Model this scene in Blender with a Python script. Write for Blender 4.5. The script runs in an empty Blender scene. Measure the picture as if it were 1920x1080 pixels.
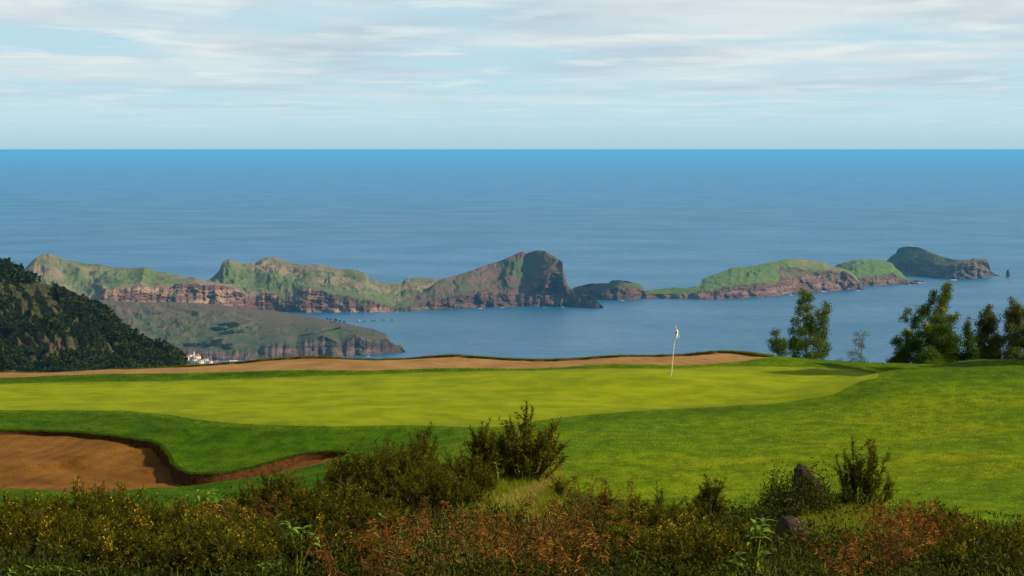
import bpy, math, random
import numpy as np
from mathutils import Vector, Matrix
from mathutils.geometry import delaunay_2d_cdt

R = math.radians
rng = np.random.default_rng(7)
random.seed(7)
scene = bpy.context.scene
col = scene.collection

# ------------------------------------------------------------------ camera
F = 1920 * 100.0 / 36.0          # focal length in photograph pixels
Y0 = 280.5                       # photograph row of the true horizontal
H = 590.0                        # height of the viewpoint above the sea
PITCH = math.atan((540 - Y0) / F)
cam_d = bpy.data.cameras.new('camera')
cam_d.lens = 100; cam_d.sensor_width = 36
cam_d.clip_start = 0.5; cam_d.clip_end = 3000000
cam = bpy.data.objects.new('camera', cam_d); col.objects.link(cam)
cam.location = (0, 0, 0); cam.rotation_euler = (math.pi / 2 - PITCH, 0, 0)
scene.camera = cam

# ------------------------------------------------------------------ light
SUN_EL, SUN_AZ = 31.0, 98.0     # azimuth measured from the view axis towards the right
world = bpy.data.worlds.new('World'); scene.world = world; world.use_nodes = True
wt = world.node_tree; wt.nodes.clear()
def wn(t, **k):
    n = wt.nodes.new(t)
    for a, b in k.items(): setattr(n, a, b)
    return n
def build_world():
    L = wt.links.new
    out = wn('ShaderNodeOutputWorld'); bg = wn('ShaderNodeBackground')
    sky = wn('ShaderNodeTexSky', sky_type='NISHITA')
    sky.sun_disc = False; sky.sun_elevation = R(SUN_EL); sky.sun_rotation = R(SUN_AZ)
    sky.altitude = 600; sky.air_density = 1.6; sky.dust_density = 0.2; sky.ozone_density = 3.0
    tc = wn('ShaderNodeTexCoord'); sep = wn('ShaderNodeSeparateXYZ'); L(tc.outputs['Generated'], sep.inputs[0])
    def m(op, a, b=None, clamp=False):
        n = wn('ShaderNodeMath', operation=op, use_clamp=clamp)
        for i, v in enumerate((a, b)):
            if v is None: continue
            if isinstance(v, (int, float)): n.inputs[i].default_value = v
            else: L(v, n.inputs[i])
        return n.outputs[0]
    def ramp(x, pts):
        n = wn('ShaderNodeValToRGB'); L(x, n.inputs[0])
        els = n.color_ramp.elements
        while len(els) < len(pts): els.new(0.5)
        for e, (p, c) in zip(els, pts):
            e.position = p; e.color = c if len(c) == 4 else (*c, 1)
        return n.outputs[0]
    z = m('MAXIMUM', sep.outputs[2], 0.0)
    den = m('ADD', z, 0.012)
    # clouds lie on a layer: direction projected to it
    cx = m('DIVIDE', sep.outputs[0], den); cy = m('DIVIDE', sep.outputs[1], den)
    cv = wn('ShaderNodeCombineXYZ'); L(cx, cv.inputs[0]); L(m('MULTIPLY', cy, 0.42), cv.inputs[1])
    def noise(scale, detail, rough, off, dist=0.0):
        mp = wn('ShaderNodeMapping'); L(cv.outputs[0], mp.inputs[0]); mp.inputs['Location'].default_value = off
        n = wn('ShaderNodeTexNoise'); L(mp.outputs[0], n.inputs['Vector'])
        n.inputs['Scale'].default_value = scale; n.inputs['Detail'].default_value = detail
        n.inputs['Roughness'].default_value = rough; n.inputs['Distortion'].default_value = dist
        return n.outputs['Fac']
    n1 = noise(0.55, 5, 0.5, (3.1, 1.7, 0), 0.4)
    n2 = noise(1.15, 5, 0.5, (7.3, 4.2, 2), 0.3)
    n3 = noise(0.7, 5, 0.5, (11.3, 9.2, 5))
    cover = ramp(n1, [(0.34, (0, 0, 0)), (0.56, (1, 1, 1))])
    puffs = ramp(n2, [(0.53, (0, 0, 0)), (0.68, (1, 1, 1))])
    shade = ramp(n3, [(0.36, (0.37, 0.445, 0.50)), (0.62, (0.53, 0.575, 0.585))])
    # the lowest degree stays a clear pale haze band
    rise = ramp(z, [(0.004, (0, 0, 0)), (0.034, (1, 1, 1))])
    base = wn('ShaderNodeMix', data_type='RGBA')
    L(m('MULTIPLY', rise, 1.0), base.inputs[0])
    hz = ramp(z, [(0.0, (0.26, 0.455, 0.555)), (0.014, (0.335, 0.54, 0.625)), (0.03, (0.315, 0.51, 0.61)), (0.3, (0.28, 0.44, 0.58))])
    sk = wn('ShaderNodeMix', data_type='RGBA', blend_type='MULTIPLY'); sk.inputs[0].default_value = 1
    L(sky.outputs[0], sk.inputs[6]); sk.inputs[7].default_value = (SKY_K, SKY_K, SKY_K, 1)
    mixs = wn('ShaderNodeMix', data_type='RGBA'); L(ramp(z, [(0.06, (0.9, 0.9, 0.9)), (0.45, (0.25, 0.25, 0.25))]), mixs.inputs[0])   # haze veil thins with height
    L(sk.outputs[2], mixs.inputs[6]); L(hz, mixs.inputs[7])
    c1 = wn('ShaderNodeMix', data_type='RGBA'); L(m('MULTIPLY', cover, m('MULTIPLY', rise, 0.9)), c1.inputs[0])
    L(mixs.outputs[2], c1.inputs[6]); L(shade, c1.inputs[7])
    c2 = wn('ShaderNodeMix', data_type='RGBA'); L(m('MULTIPLY', puffs, m('MULTIPLY', rise, 0.62)), c2.inputs[0])
    L(c1.outputs[2], c2.inputs[6]); c2.inputs[7].default_value = (0.62, 0.64, 0.615, 1)
    L(c2.outputs[2], bg.inputs[0]); bg.inputs[1].default_value = 0.80
    L(bg.outputs[0], out.inputs[0])
SKY_K = 0.11
build_world()

sun_d = bpy.data.lights.new('sun', 'SUN'); sun_d.energy = 5.0; sun_d.angle = R(0.55); sun_d.color = (1.0, 0.89, 0.70)
sun = bpy.data.objects.new('sun', sun_d); col.objects.link(sun)
SDIR = Vector((math.cos(R(SUN_EL)) * math.sin(R(SUN_AZ)), math.cos(R(SUN_EL)) * math.cos(R(SUN_AZ)), math.sin(R(SUN_EL))))
sun.rotation_euler = SDIR.to_track_quat('Z', 'Y').to_euler(); sun.location = SDIR * 60

vs = scene.view_settings
vs.view_transform = 'Standard'; vs.look = 'None'; vs.exposure = 0.8; vs.gamma = 1.0; vs.use_curve_mapping = False
scene.render.engine = 'CYCLES'
scene.cycles.use_denoising = True
scene.cycles.max_bounces = 6; scene.cycles.transparent_max_bounces = 4
scene.cycles.volume_bounces = 0

# ------------------------------------------------------------------ helpers
def ray(px, py):
    a = (np.asarray(px, float) - 960) / F; b = (540 - np.asarray(py, float)) / F
    cp, sp = math.cos(PITCH), math.sin(PITCH)
    return np.stack([a, cp + b * sp, -sp + b * cp], -1)
def P(px, py, D):
    d = ray(px, py); return d * (np.asarray(D, float) / d[..., 1])[..., None]
def Dsea(px, py):
    d = ray(px, py); return d[..., 1] * (-H / d[..., 2])
def perlin(x, y, seed=0):
    x = np.asarray(x, float); y = np.asarray(y, float)
    xi = np.floor(x).astype(np.int64); yi = np.floor(y).astype(np.int64); xf = x - xi; yf = y - yi
    def g(ix, iy, dx, dy):
        h = (ix * 374761393 + iy * 668265263 + seed * 974711) & 0x7fffffff
        h = ((h ^ (h >> 13)) * 1274126177) & 0x7fffffff; h = h ^ (h >> 16)
        a = (h % 4096) / 4096 * 2 * np.pi
        return np.cos(a) * dx + np.sin(a) * dy
    u = xf * xf * xf * (xf * (xf * 6 - 15) + 10); v = yf * yf * yf * (yf * (yf * 6 - 15) + 10)
    a = g(xi, yi, xf, yf); b = g(xi + 1, yi, xf - 1, yf); c = g(xi, yi + 1, xf, yf - 1); d = g(xi + 1, yi + 1, xf - 1, yf - 1)
    return (a + (b - a) * u) * (1 - v) + (c + (d - c) * u) * v
def fbm(x, y, oct=5, seed=0, gain=0.5, ridged=False):
    s = 0; a = 1; f = 1
    for o in range(oct):
        n = perlin(x * f, y * f, seed + o * 17)
        s = s + a * ((0.5 - np.abs(n)) * 1.2 - 0.3 if ridged else n); a *= gain; f *= 2.03
    return s
def mesh_obj(name, V, Fc, mat=None, parent=None, attrs=None, smooth=False):
    me = bpy.data.meshes.new(name)
    V = np.ascontiguousarray(V, np.float32)
    Fc = np.ascontiguousarray(Fc, np.int32)
    n, k = Fc.shape
    me.vertices.add(len(V)); me.vertices.foreach_set('co', V.ravel())
    me.loops.add(n * k); me.loops.foreach_set('vertex_index', Fc.ravel())
    me.polygons.add(n); me.polygons.foreach_set('loop_start', np.arange(0, n * k, k, dtype=np.int32))
    if smooth: me.polygons.foreach_set('use_smooth', np.ones(n, bool))
    me.update(calc_edges=True)
    for an, av in (attrs or {}).items():
        at = me.attributes.new(an, 'FLOAT', 'POINT'); at.data.foreach_set('value', np.ascontiguousarray(av, np.float32))
    if mat: me.materials.append(mat)
    o = bpy.data.objects.new(name, me); col.objects.link(o)
    if parent: o.parent = parent
    return o
def empty(name, loc=(0, 0, 0)):
    o = bpy.data.objects.new(name, None); col.objects.link(o); o.location = loc; o.empty_display_size = 0.2
    return o
def tag(o, label=None, cat=None, group=None, kind=None):
    if label: o['label'] = label
    if cat: o['category'] = cat
    if group: o['group'] = group
    if kind: o['kind'] = kind
    return o
class MB:
    """collects geometry with triangles only"""
    def __init__(s): s.v = []; s.f = []; s.t = []; s.n = 0
    def add(s, V, Fc, tone=0.5):
        V = np.asarray(V, float).reshape(-1, 3); Fc = np.asarray(Fc, int)
        if Fc.shape[1] == 4: Fc = np.concatenate([Fc[:, [0, 1, 2]], Fc[:, [0, 2, 3]]])
        s.v.append(V); s.f.append(Fc + s.n); s.t.append(np.broadcast_to(np.asarray(tone, float), (len(V),))); s.n += len(V)
        return s
    def box(s, c, sz, rz=0, tone=0.5):
        x, y, z = sz[0] / 2, sz[1] / 2, sz[2]
        V = np.array([(-x, -y, 0), (x, -y, 0), (x, y, 0), (-x, y, 0), (-x, -y, z), (x, -y, z), (x, y, z), (-x, y, z)])
        cr, sr = math.cos(rz), math.sin(rz)
        V = np.stack([V[:, 0] * cr - V[:, 1] * sr, V[:, 0] * sr + V[:, 1] * cr, V[:, 2]], -1) + np.asarray(c)
        return s.add(V, [(0, 3, 2, 1), (4, 5, 6, 7), (0, 1, 5, 4), (1, 2, 6, 5), (2, 3, 7, 6), (3, 0, 4, 7)], tone)
    def tube(s, pts, radii, k=6, tone=0.5):
        pts = np.asarray(pts, float); radii = np.broadcast_to(np.asarray(radii, float), (len(pts),))
        t = np.gradient(pts, axis=0); t /= np.linalg.norm(t, axis=1, keepdims=True) + 1e-9
        ref = np.array([0.31, 0.95, 0.05]); u = np.cross(t, ref); u /= np.linalg.norm(u, axis=1, keepdims=True) + 1e-9; w = np.cross(t, u)
        a = np.arange(k) / k * 2 * np.pi
        V = pts[:, None] + radii[:, None, None] * (np.cos(a)[None, :, None] * u[:, None] + np.sin(a)[None, :, None] * w[:, None])
        n = len(pts); i = np.arange(n - 1)[:, None] * k; j = np.arange(k)[None]; j2 = (j + 1) % k
        Fc = np.stack([i + j, i + j2, i + k + j2, i + k + j], -1).reshape(-1, 4)
        V = V.reshape(-1, 3)
        s.add(V, Fc, tone)
        b = s.n - k; s.f.append(np.array([(b, b + q, b + q + 1) for q in range(1, k - 1)]))
        return s
    def leaves(s, C, axis, nrm, L, W, tone, fold=0.0):
        """diamond leaves: base at C, pointing along axis"""
        N = len(C)
        axis = axis / (np.linalg.norm(axis, axis=1, keepdims=True) + 1e-9)
        side = np.cross(axis, nrm); side /= np.linalg.norm(side, axis=1, keepdims=True) + 1e-9
        up = np.cross(side, axis)
        L = np.broadcast_to(np.asarray(L, float), (N,))[:, None]; W = np.broadcast_to(np.asarray(W, float), (N,))[:, None]
        mid = C + axis * L * 0.5
        V = np.stack([C, mid + side * W / 2 + up * L * fold, C + axis * L, mid - side * W / 2 + up * L * fold], 1).reshape(-1, 3)
        b = np.arange(N)[:, None] * 4
        return s.add(V, b + np.array([[0, 1, 2, 3]]), np.repeat(np.broadcast_to(tone, (N,)), 4))
    def needles(s, C, axis, L, W, tone):
        N = len(C); axis = axis / (np.linalg.norm(axis, axis=1, keepdims=True) + 1e-9)
        side = np.cross(axis, rng.normal(size=(N, 3))); side /= np.linalg.norm(side, axis=1, keepdims=True) + 1e-9
        L = np.broadcast_to(np.asarray(L, float), (N,))[:, None]; W = np.broadcast_to(np.asarray(W, float), (N,))[:, None]
        V = np.stack([C - side * W / 2, C + side * W / 2, C + axis * L], 1).reshape(-1, 3)
        return s.add(V, np.arange(N * 3).reshape(-1, 3), np.repeat(np.broadcast_to(tone, (N,)), 3))
    def build(s, name, mat, parent=None, smooth=False, origin=None):
        V = np.concatenate(s.v)
        if origin is not None: V = V - np.asarray(origin)
        return mesh_obj(name, V, np.concatenate(s.f), mat, parent, {'tone': np.concatenate(s.t)}, smooth)

# ------------------------------------------------------------------ materials
ALB = 0.72   # real albedos sit below the picture values the colours were picked from
class NT:
    def __init__(s, name):
        s.m = bpy.data.materials.new(name); s.m.use_nodes = True; s.t = s.m.node_tree; s.t.nodes.clear()
        s.out = s.n('ShaderNodeOutputMaterial')
    def n(s, t, **k):
        x = s.t.nodes.new(t)
        for a, b in k.items(): setattr(x, a, b)
        return x
    def set(s, node, **k):
        for a, v in k.items():
            s.put(node.inputs[a.replace('_', ' ')], v)
        return node
    def put(s, inp, v):
        if isinstance(v, bpy.types.NodeSocket): s.t.links.new(v, inp)
        elif isinstance(v, tuple) and len(v) == 3 and inp.type == 'RGBA': inp.default_value = (*v, 1)
        else: inp.default_value = v
    def pos(s):
        if not hasattr(s, '_p'): s._p = s.n('ShaderNodeNewGeometry')
        return s._p.outputs['Position']
    def nrm(s): s.pos(); return s._p.outputs['Normal']
    def attr(s, name): return s.n('ShaderNodeAttribute', attribute_name=name).outputs['Fac']
    def math(s, op, a, b=0.0, clamp=False):
        x = s.n('ShaderNodeMath', operation=op, use_clamp=clamp); s.put(x.inputs[0], a); s.put(x.inputs[1], b); return x.outputs[0]
    def map(s, scale, off=(0, 0, 0), vec=None):
        x = s.n('ShaderNodeMapping'); s.put(x.inputs[0], vec or s.pos()); x.inputs['Scale'].default_value = scale; x.inputs['Location'].default_value = off; return x.outputs[0]
    def noise(s, scale, detail=4, rough=0.55, vec=None, dist=0.0):
        x = s.n('ShaderNodeTexNoise'); s.put(x.inputs['Vector'], vec or s.pos())
        x.inputs['Scale'].default_value = scale; x.inputs['Detail'].default_value = detail; x.inputs['Roughness'].default_value = rough; x.inputs['Distortion'].default_value = dist
        return x.outputs['Fac']
    def ramp(s, x, pts):
        r = s.n('ShaderNodeValToRGB'); s.put(r.inputs[0], x); e = r.color_ramp.elements
        while len(e) < len(pts): e.new(0.5)
        for q, (p, c) in zip(e, pts):
            q.position = p; q.color = (c, c, c, 1) if isinstance(c, (int, float)) else (*c, 1)
        return r.outputs[0]
    def mix(s, f, a, b, blend='MIX'):
        x = s.n('ShaderNodeMix', data_type='RGBA', blend_type=blend); s.put(x.inputs[0], f); s.put(x.inputs[6], a); s.put(x.inputs[7], b); return x.outputs[2]
    def bump(s, h, strength=0.5, dist=0.05, normal=None):
        x = s.n('ShaderNodeBump'); s.put(x.inputs['Height'], h); x.inputs['Strength'].default_value = strength; x.inputs['Distance'].default_value = dist
        if normal: s.put(x.inputs['Normal'], normal)
        return x.outputs[0]
    def bsdf(s, color, rough=0.8, normal=None, spec=0.2, **k):
        color = tuple(x * ALB for x in color) if isinstance(color, tuple) else s.mix(1.0, color, (ALB, ALB, ALB), 'MULTIPLY')
        b = s.n('ShaderNodeBsdfPrincipled'); s.put(b.inputs['Base Color'], color); s.put(b.inputs['Roughness'], rough); s.put(b.inputs['Specular IOR Level'], spec)
        if normal: s.put(b.inputs['Normal'], normal)
        for a, v in k.items(): s.put(b.inputs[a.replace('_', ' ')], v)
        return b.outputs[0]
    def done(s, sh): s.t.links.new(sh, s.out.inputs[0]); return s.m

def leaf_mat(name, c0, c1, trans=0.25, rough=0.6, extra=None):
    n = NT(name); t = n.attr('tone')
    c = n.ramp(t, [(0.0, c0), (1.0, c1)])
    if extra: c = n.mix(n.ramp(n.noise(extra[1], 2), [(0.45, 0), (0.6, 1)]), c, extra[0])
    b = n.bsdf(c, rough, spec=0.06)
    tr = n.n('ShaderNodeBsdfTranslucent'); n.put(tr.inputs[0], n.mix(1.0, c, (ALB, ALB, ALB), 'MULTIPLY'))
    mx = n.n('ShaderNodeMixShader'); mx.inputs[0].default_value = trans
    n.t.links.new(b, mx.inputs[1]); n.t.links.new(tr.outputs[0], mx.inputs[2])
    return n.done(mx.outputs[0])
def plain_mat(name, c, rough=0.7, var=0.15, scale=8.0, spec=0.2):
    n = NT(name); c2 = tuple(x * (1 - var * 2) for x in c)
    return n.done(n.bsdf(n.mix(n.noise(scale, 4), c2, c), rough, spec=spec))

M = {}
def mat_green():
    n = NT('green_turf'); p = n.pos()
    s = n.noise(1.0, 5, 0.6, n.map((0.22, 0.9, 1)))
    s2 = n.noise(1.0, 4, 0.65, n.map((1.3, 2.2, 1), (5, 3, 0)))
    c = n.mix(n.ramp(s, [(0.3, 0), (0.7, 1)]), (0.148, 0.196, 0.001), (0.236, 0.246, 0.002))
    c = n.mix(n.ramp(s2, [(0.40, 0), (0.62, 0.7)]), c, (0.190, 0.246, 0.002))
    c = n.mix(n.ramp(n.noise(1.0, 3, 0.6, n.map((0.7, 0.35, 1), (9, 1, 0))), [(0.60, 0), (0.78, 0.55)]), c, (0.165, 0.16, 0.012))
    f = n.noise(26, 3, 0.7)
    ed = n.math('MULTIPLY', n.attr('edge'), n.ramp(n.noise(0.8, 4, .65), [(0.3, 0.2), (0.65, 1)]))
    c = n.mix(n.math('MULTIPLY', ed, 0.85), c, (0.125, 0.155, 0.008))
    c = n.mix(0.9, c, n.mix(n.ramp(n.noise(1.0, 5, 0.7, n.map((0.55, 0.6, 1), (2, 8, 0))), [(0.40, 0), (0.60, 1)]), (0.76, 0.80, 0.7), (1.2, 1.14, 1.1)), 'MULTIPLY')
    c = n.mix(0.35, c, n.mix(f, (0.6, 0.62, 0.6), (1.25, 1.2, 1.2)), 'MULTIPLY')
    return n.done(n.bsdf(c, 0.85, n.bump(f, 0.4, 0.01), spec=0.02))
def mat_fairway():
    n = NT('fairway_turf')
    r = n.attr('rough')
    a = n.noise(1.0, 5, 0.6, n.map((0.10, 0.22, 1)))
    b = n.noise(1.0, 5, 0.65, n.map((0.5, 0.7, 1), (4, 2, 0)))
    c = n.mix(n.ramp(a, [(0.32, 0), (0.68, 1)]), (0.074, 0.152, 0.001), (0.182, 0.214, 0.002))
    c = n.mix(n.ramp(b, [(0.42, 0), (0.72, 0.8)]), c, (0.085, 0.160, 0.001))
    d = n.mix(n.ramp(b, [(0.35, 0), (0.7, 1)]), (0.028, 0.080, 0.001), (0.065, 0.125, 0.001))
    c = n.mix(r, c, d)
    col_ = n.math('ADD', n.attr('edge'), n.math('MULTIPLY', n.math('SUBTRACT', b, 0.5), 0.5))
    c = n.mix(n.ramp(col_, [(0.35, 0), (0.62, 0.7)]), c, (0.085, 0.140, 0.001))
    c = n.mix(0.9, c, n.mix(n.ramp(n.noise(1.0, 6, 0.75, n.map((1.6, 1.0, 1), (2, 8, 0))), [(0.40, 0), (0.60, 1)]), (0.62, 0.66, 0.6), (1.35, 1.28, 1.2)), 'MULTIPLY')
    f = n.noise(9, 6, 0.75); g = n.noise(38, 3, 0.7)
    c = n.mix(0.75, c, n.mix(n.ramp(f, [(0.3, 0), (0.7, 1)]), (0.55, 0.55, 0.55), (1.4, 1.35, 1.25)), 'MULTIPLY')
    c = n.mix(n.ramp(g, [(0.70, 0), (0.78, 0.6)]), c, (0.30, 0.32, 0.06))
    h = n.math('ADD', n.math('MULTIPLY', f, 0.7), n.math('MULTIPLY', g, 0.5))
    return n.done(n.bsdf(c, 0.9, n.bump(h, 0.9, 0.06), spec=0.02))
def mat_bank():
    n = NT('bank_soil')
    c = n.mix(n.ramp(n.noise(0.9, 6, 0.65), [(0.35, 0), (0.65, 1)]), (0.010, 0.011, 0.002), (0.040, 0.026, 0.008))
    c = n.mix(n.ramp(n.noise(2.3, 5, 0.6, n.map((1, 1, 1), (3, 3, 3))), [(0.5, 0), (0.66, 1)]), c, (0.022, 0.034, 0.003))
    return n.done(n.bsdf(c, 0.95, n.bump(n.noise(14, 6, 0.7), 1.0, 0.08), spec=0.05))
def mat_sand(name, c0, c1, cdark):
    n = NT(name)
    a = n.noise(0.5, 5, 0.6); f = n.noise(10, 6, 0.75)
    c = n.mix(n.ramp(a, [(0.35, 0), (0.65, 1)]), c0, c1)
    # rake lines
    w = n.n('ShaderNodeTexWave', wave_type='RINGS', rings_direction='Z'); n.put(w.inputs['Vector'], n.map((1, 0.55, 0), RAKE)); w.inputs['Scale'].default_value = 0.55; w.inputs['Distortion'].default_value = 9; w.inputs['Detail'].default_value = 3; w.inputs['Detail Scale'].default_value = 0.6
    c = n.mix(n.math('MULTIPLY', n.ramp(n.noise(0.35, 2), [(0.4, 0), (0.6, 1)]), 0.28), c, n.mix(w.outputs['Fac'], cdark, c1))
    c = n.mix(0.7, c, n.mix(n.ramp(f, [(0.3, 0), (0.7, 1)]), (0.6, 0.6, 0.6), (1.3, 1.3, 1.3)), 'MULTIPLY')
    c = n.mix(n.ramp(n.noise(30, 2), [(0.68, 0), (0.75, 0.5)]), c, (0.6, 0.45, 0.25))
    h = n.math('ADD', f, n.math('MULTIPLY', w.outputs['Fac'], 0.16))
    return n.done(n.bsdf(c, 0.95, n.bump(h, 0.9, 0.07), spec=0.05))
RAKE = (10.6, -52.5, 0)
M['green'] = mat_green(); M['fairway'] = mat_fairway(); M['bank'] = mat_bank()
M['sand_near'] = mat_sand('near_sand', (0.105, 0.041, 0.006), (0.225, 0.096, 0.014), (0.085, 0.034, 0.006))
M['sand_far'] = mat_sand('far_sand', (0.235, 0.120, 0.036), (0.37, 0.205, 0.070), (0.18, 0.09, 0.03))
def mat_lip(nm, c0, c1):
    n = NT(nm); f = n.noise(7, 6, 0.75)
    c = n.mix(n.ramp(f, [(0.35, 0), (0.65, 1)]), c0, c1)
    return n.done(n.bsdf(c, 1.0, n.bump(f, 1.0, 0.1), spec=0.02))
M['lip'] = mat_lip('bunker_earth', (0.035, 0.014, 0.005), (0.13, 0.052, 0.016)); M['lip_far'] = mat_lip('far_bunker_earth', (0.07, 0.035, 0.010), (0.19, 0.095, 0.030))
def mat_sea():
    n = NT('sea_water')
    a = n.noise(1.0, 5, 0.6, n.map((1 / 9000, 1 / 6500, 1)))
    b = n.noise(1.0, 6, 0.6, n.map((1 / 700, 1 / 900, 1)))
    w = n.noise(1.0, 4, 0.7, n.map((1 / 55, 1 / 75, 1)))
    w2 = n.noise(1.0, 3, 0.7, n.map((1 / 9, 1 / 14, 1)))
    # water tints, with cloud shadow and sun bands painted in; wind patches vary roughness
    deep = n.mix(n.ramp(a, [(0.40, 0), (0.58, 1)]), (0.002, 0.075, 0.175), (0.0005, 0.092, 0.225))
    deep = n.mix(n.math('MULTIPLY', n.ramp(b, [(0.4, 0), (0.65, 1)]), 0.4), deep, (0.010, 0.090, 0.155))
    big = n.noise(1.0, 4, 0.55, n.map((1 / 160000, 1 / 42000, 1), (1.3, 0.4, 0)))  # broad far-off cloud shadows, put into the water colour
    deep = n.mix(n.ramp(big, [(0.44, 0), (0.56, 1.0)]), deep, (0.0002, 0.085, 0.24))
    rough = n.ramp(n.math('ADD', n.math('MULTIPLY', b, 0.6), n.math('MULTIPLY', w, 0.4)), [(0.38, 0.30), (0.62, 0.42)])
    h = n.math('ADD', n.math('MULTIPLY', w, 3.0), w2)
    nb = n.bump(h, 0.4, 1.2)
    return n.done(n.bsdf(deep, rough, nb, spec=0.19, IOR=1.333))
M['sea'] = mat_sea()
def mat_island(name, grass0, grass1, dry, rock0, rock1, pale, strata=0.06, gs=1.0):
    n = NT(name); rock = n.attr('rock'); lush = n.attr('lush')
    a = n.noise(1.0, 6, 0.62, n.map((1 / 160, 1 / 160, 1 / 90)))
    b = n.noise(1.0, 6, 0.65, n.map((1 / 34, 1 / 34, 1 / 22), (7, 3, 1)))
    f = n.noise(1.0, 5, 0.7, n.map((1 / 9, 1 / 9, 1 / 7)))
    g = n.mix(n.ramp(b, [(0.35, 0), (0.65, 1)]), grass0, grass1)
    dr = n.math('SUBTRACT', n.math('ADD', a, n.math('MULTIPLY', n.math('SUBTRACT', b, 0.5), 0.5)), n.math('MULTIPLY', n.math('SUBTRACT', lush, 0.5), 0.5))
    g = n.mix(n.ramp(dr, [(0.40, 0), (0.58, 1)]), g, dry)
    # rock: beds run nearly level
    st = n.noise(1.0, 6, 0.7, n.map((1 / 300, 1 / 300, strata)))
    vg = n.noise(1.0, 6, 0.7, n.map((1 / 48, 1 / 48, 1 / 60)), 1.2)
    rk = n.mix(n.ramp(st, [(0.35, 0), (0.62, 1)]), rock0, rock1)
    rk = n.mix(n.ramp(n.math('MULTIPLY', st, n.math('ADD', a, 0.5)), [(0.46, 0), (0.60, 0.9)]), rk, pale)
    rk = n.mix(n.ramp(vg, [(0.36, 0.55), (0.52, 0)]), rk, tuple(x * 0.5 for x in rock0))
    sp = n.n('ShaderNodeSeparateXYZ'); n.put(sp.inputs[0], n.nrm())
    steep = n.math('ADD', n.math('MULTIPLY', n.math('SUBTRACT', 0.62, sp.outputs[2]), 1.6), n.math('MULTIPLY', n.math('SUBTRACT', rock, 0.42), 1.5))
    steep = n.math('ADD', steep, n.math('ADD', n.math('MULTIPLY', n.math('SUBTRACT', b, 0.5), 2.2), n.math('MULTIPLY', n.math('SUBTRACT', a, 0.5), 1.6)))
    fr = n.ramp(n.math('ADD', steep, 0.5), [(0.42, 0), (0.62, 1)])
    c = n.mix(fr, g, rk)
    c = n.mix(0.6, c, n.mix(n.ramp(f, [(0.3, 0), (0.7, 1)]), (0.6, 0.6, 0.6), (1.35, 1.35, 1.35)), 'MULTIPLY')
    h = n.math('ADD', n.math('MULTIPLY', b, 2.0), n.math('ADD', f, n.math('MULTIPLY', n.math('MULTIPLY', vg, fr), 2.0)))
    return n.done(n.bsdf(c, 0.95, n.bump(h, 1.0, 4.0), spec=0.02))
M['pen'] = mat_island('peninsula_land', (0.080, 0.120, 0.034), (0.135, 0.145, 0.050), (0.215, 0.155, 0.090), (0.100, 0.048, 0.042), (0.21, 0.090, 0.065), (0.36, 0.22, 0.13))
M['mount'] = mat_island('mountain_land', (0.060, 0.090, 0.034), (0.085, 0.100, 0.045), (0.130, 0.075, 0.058), (0.060, 0.045, 0.045), (0.125, 0.055, 0.045), (0.16, 0.085, 0.060))
M['isle'] = mat_island('island_land', (0.082, 0.135, 0.030), (0.125, 0.160, 0.042), (0.175, 0.150, 0.070), (0.080, 0.048, 0.046), (0.175, 0.072, 0.056), (0.25, 0.15, 0.11))
M['head'] = mat_island('headland_land', (0.050, 0.074, 0.027), (0.080, 0.090, 0.036), (0.112, 0.080, 0.052), (0.055, 0.040, 0.042), (0.115, 0.070, 0.060), (0.17, 0.11, 0.085))
M['far'] = mat_island('far_islet_land', (0.050, 0.085, 0.034), (0.075, 0.105, 0.038), (0.100, 0.085, 0.050), (0.060, 0.046, 0.042), (0.115, 0.075, 0.060), (0.17, 0.11, 0.085))
def mat_hill():
    n = NT('dark_hill_ground')
    a = n.noise(1.0, 6, 0.6, n.map((1 / 70, 1 / 70, 1 / 50))); b = n.noise(1.0, 6, 0.65, n.map((1 / 16, 1 / 16, 1 / 10))); f = n.noise(1.0, 5, 0.7, n.map((1 / 3.5, 1 / 3.5, 1 / 3)))
    c = n.mix(n.ramp(b, [(0.35, 0), (0.65, 1)]), (0.030, 0.042, 0.010), (0.085, 0.080, 0.022))
    c = n.mix(n.ramp(a, [(0.48, 0), (0.62, 0.9)]), c, (0.095, 0.060, 0.024))
    r = n.attr('rock')
    rk = n.mix(n.ramp(n.noise(1.0, 5, 0.7, n.map((1 / 5, 1 / 5, 1 / 24))), [(0.4, 0), (0.62, 1)]), (0.028, 0.022, 0.014), (0.15, 0.12, 0.085))
    c = n.mix(n.ramp(n.math('ADD', r, n.math('MULTIPLY', n.math('SUBTRACT', b, 0.5), 1.5)), [(0.5, 0), (0.68, 1)]), c, rk)
    c = n.mix(0.7, c, n.mix(n.ramp(f, [(0.3, 0), (0.7, 1)]), (0.45, 0.45, 0.45), (1.5, 1.5, 1.5)), 'MULTIPLY')
    return n.done(n.bsdf(c, 0.95, n.bump(n.math('ADD', n.math('MULTIPLY', b, 2), f), 1.0, 2.5), spec=0.05))
M['hill'] = mat_hill()
M['bark'] = plain_mat('bark', (0.10, 0.075, 0.05), 0.9, 0.3, 6)
M['pale_bark'] = plain_mat('pale_bark', (0.22, 0.18, 0.13), 0.9, 0.3, 6)

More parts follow.
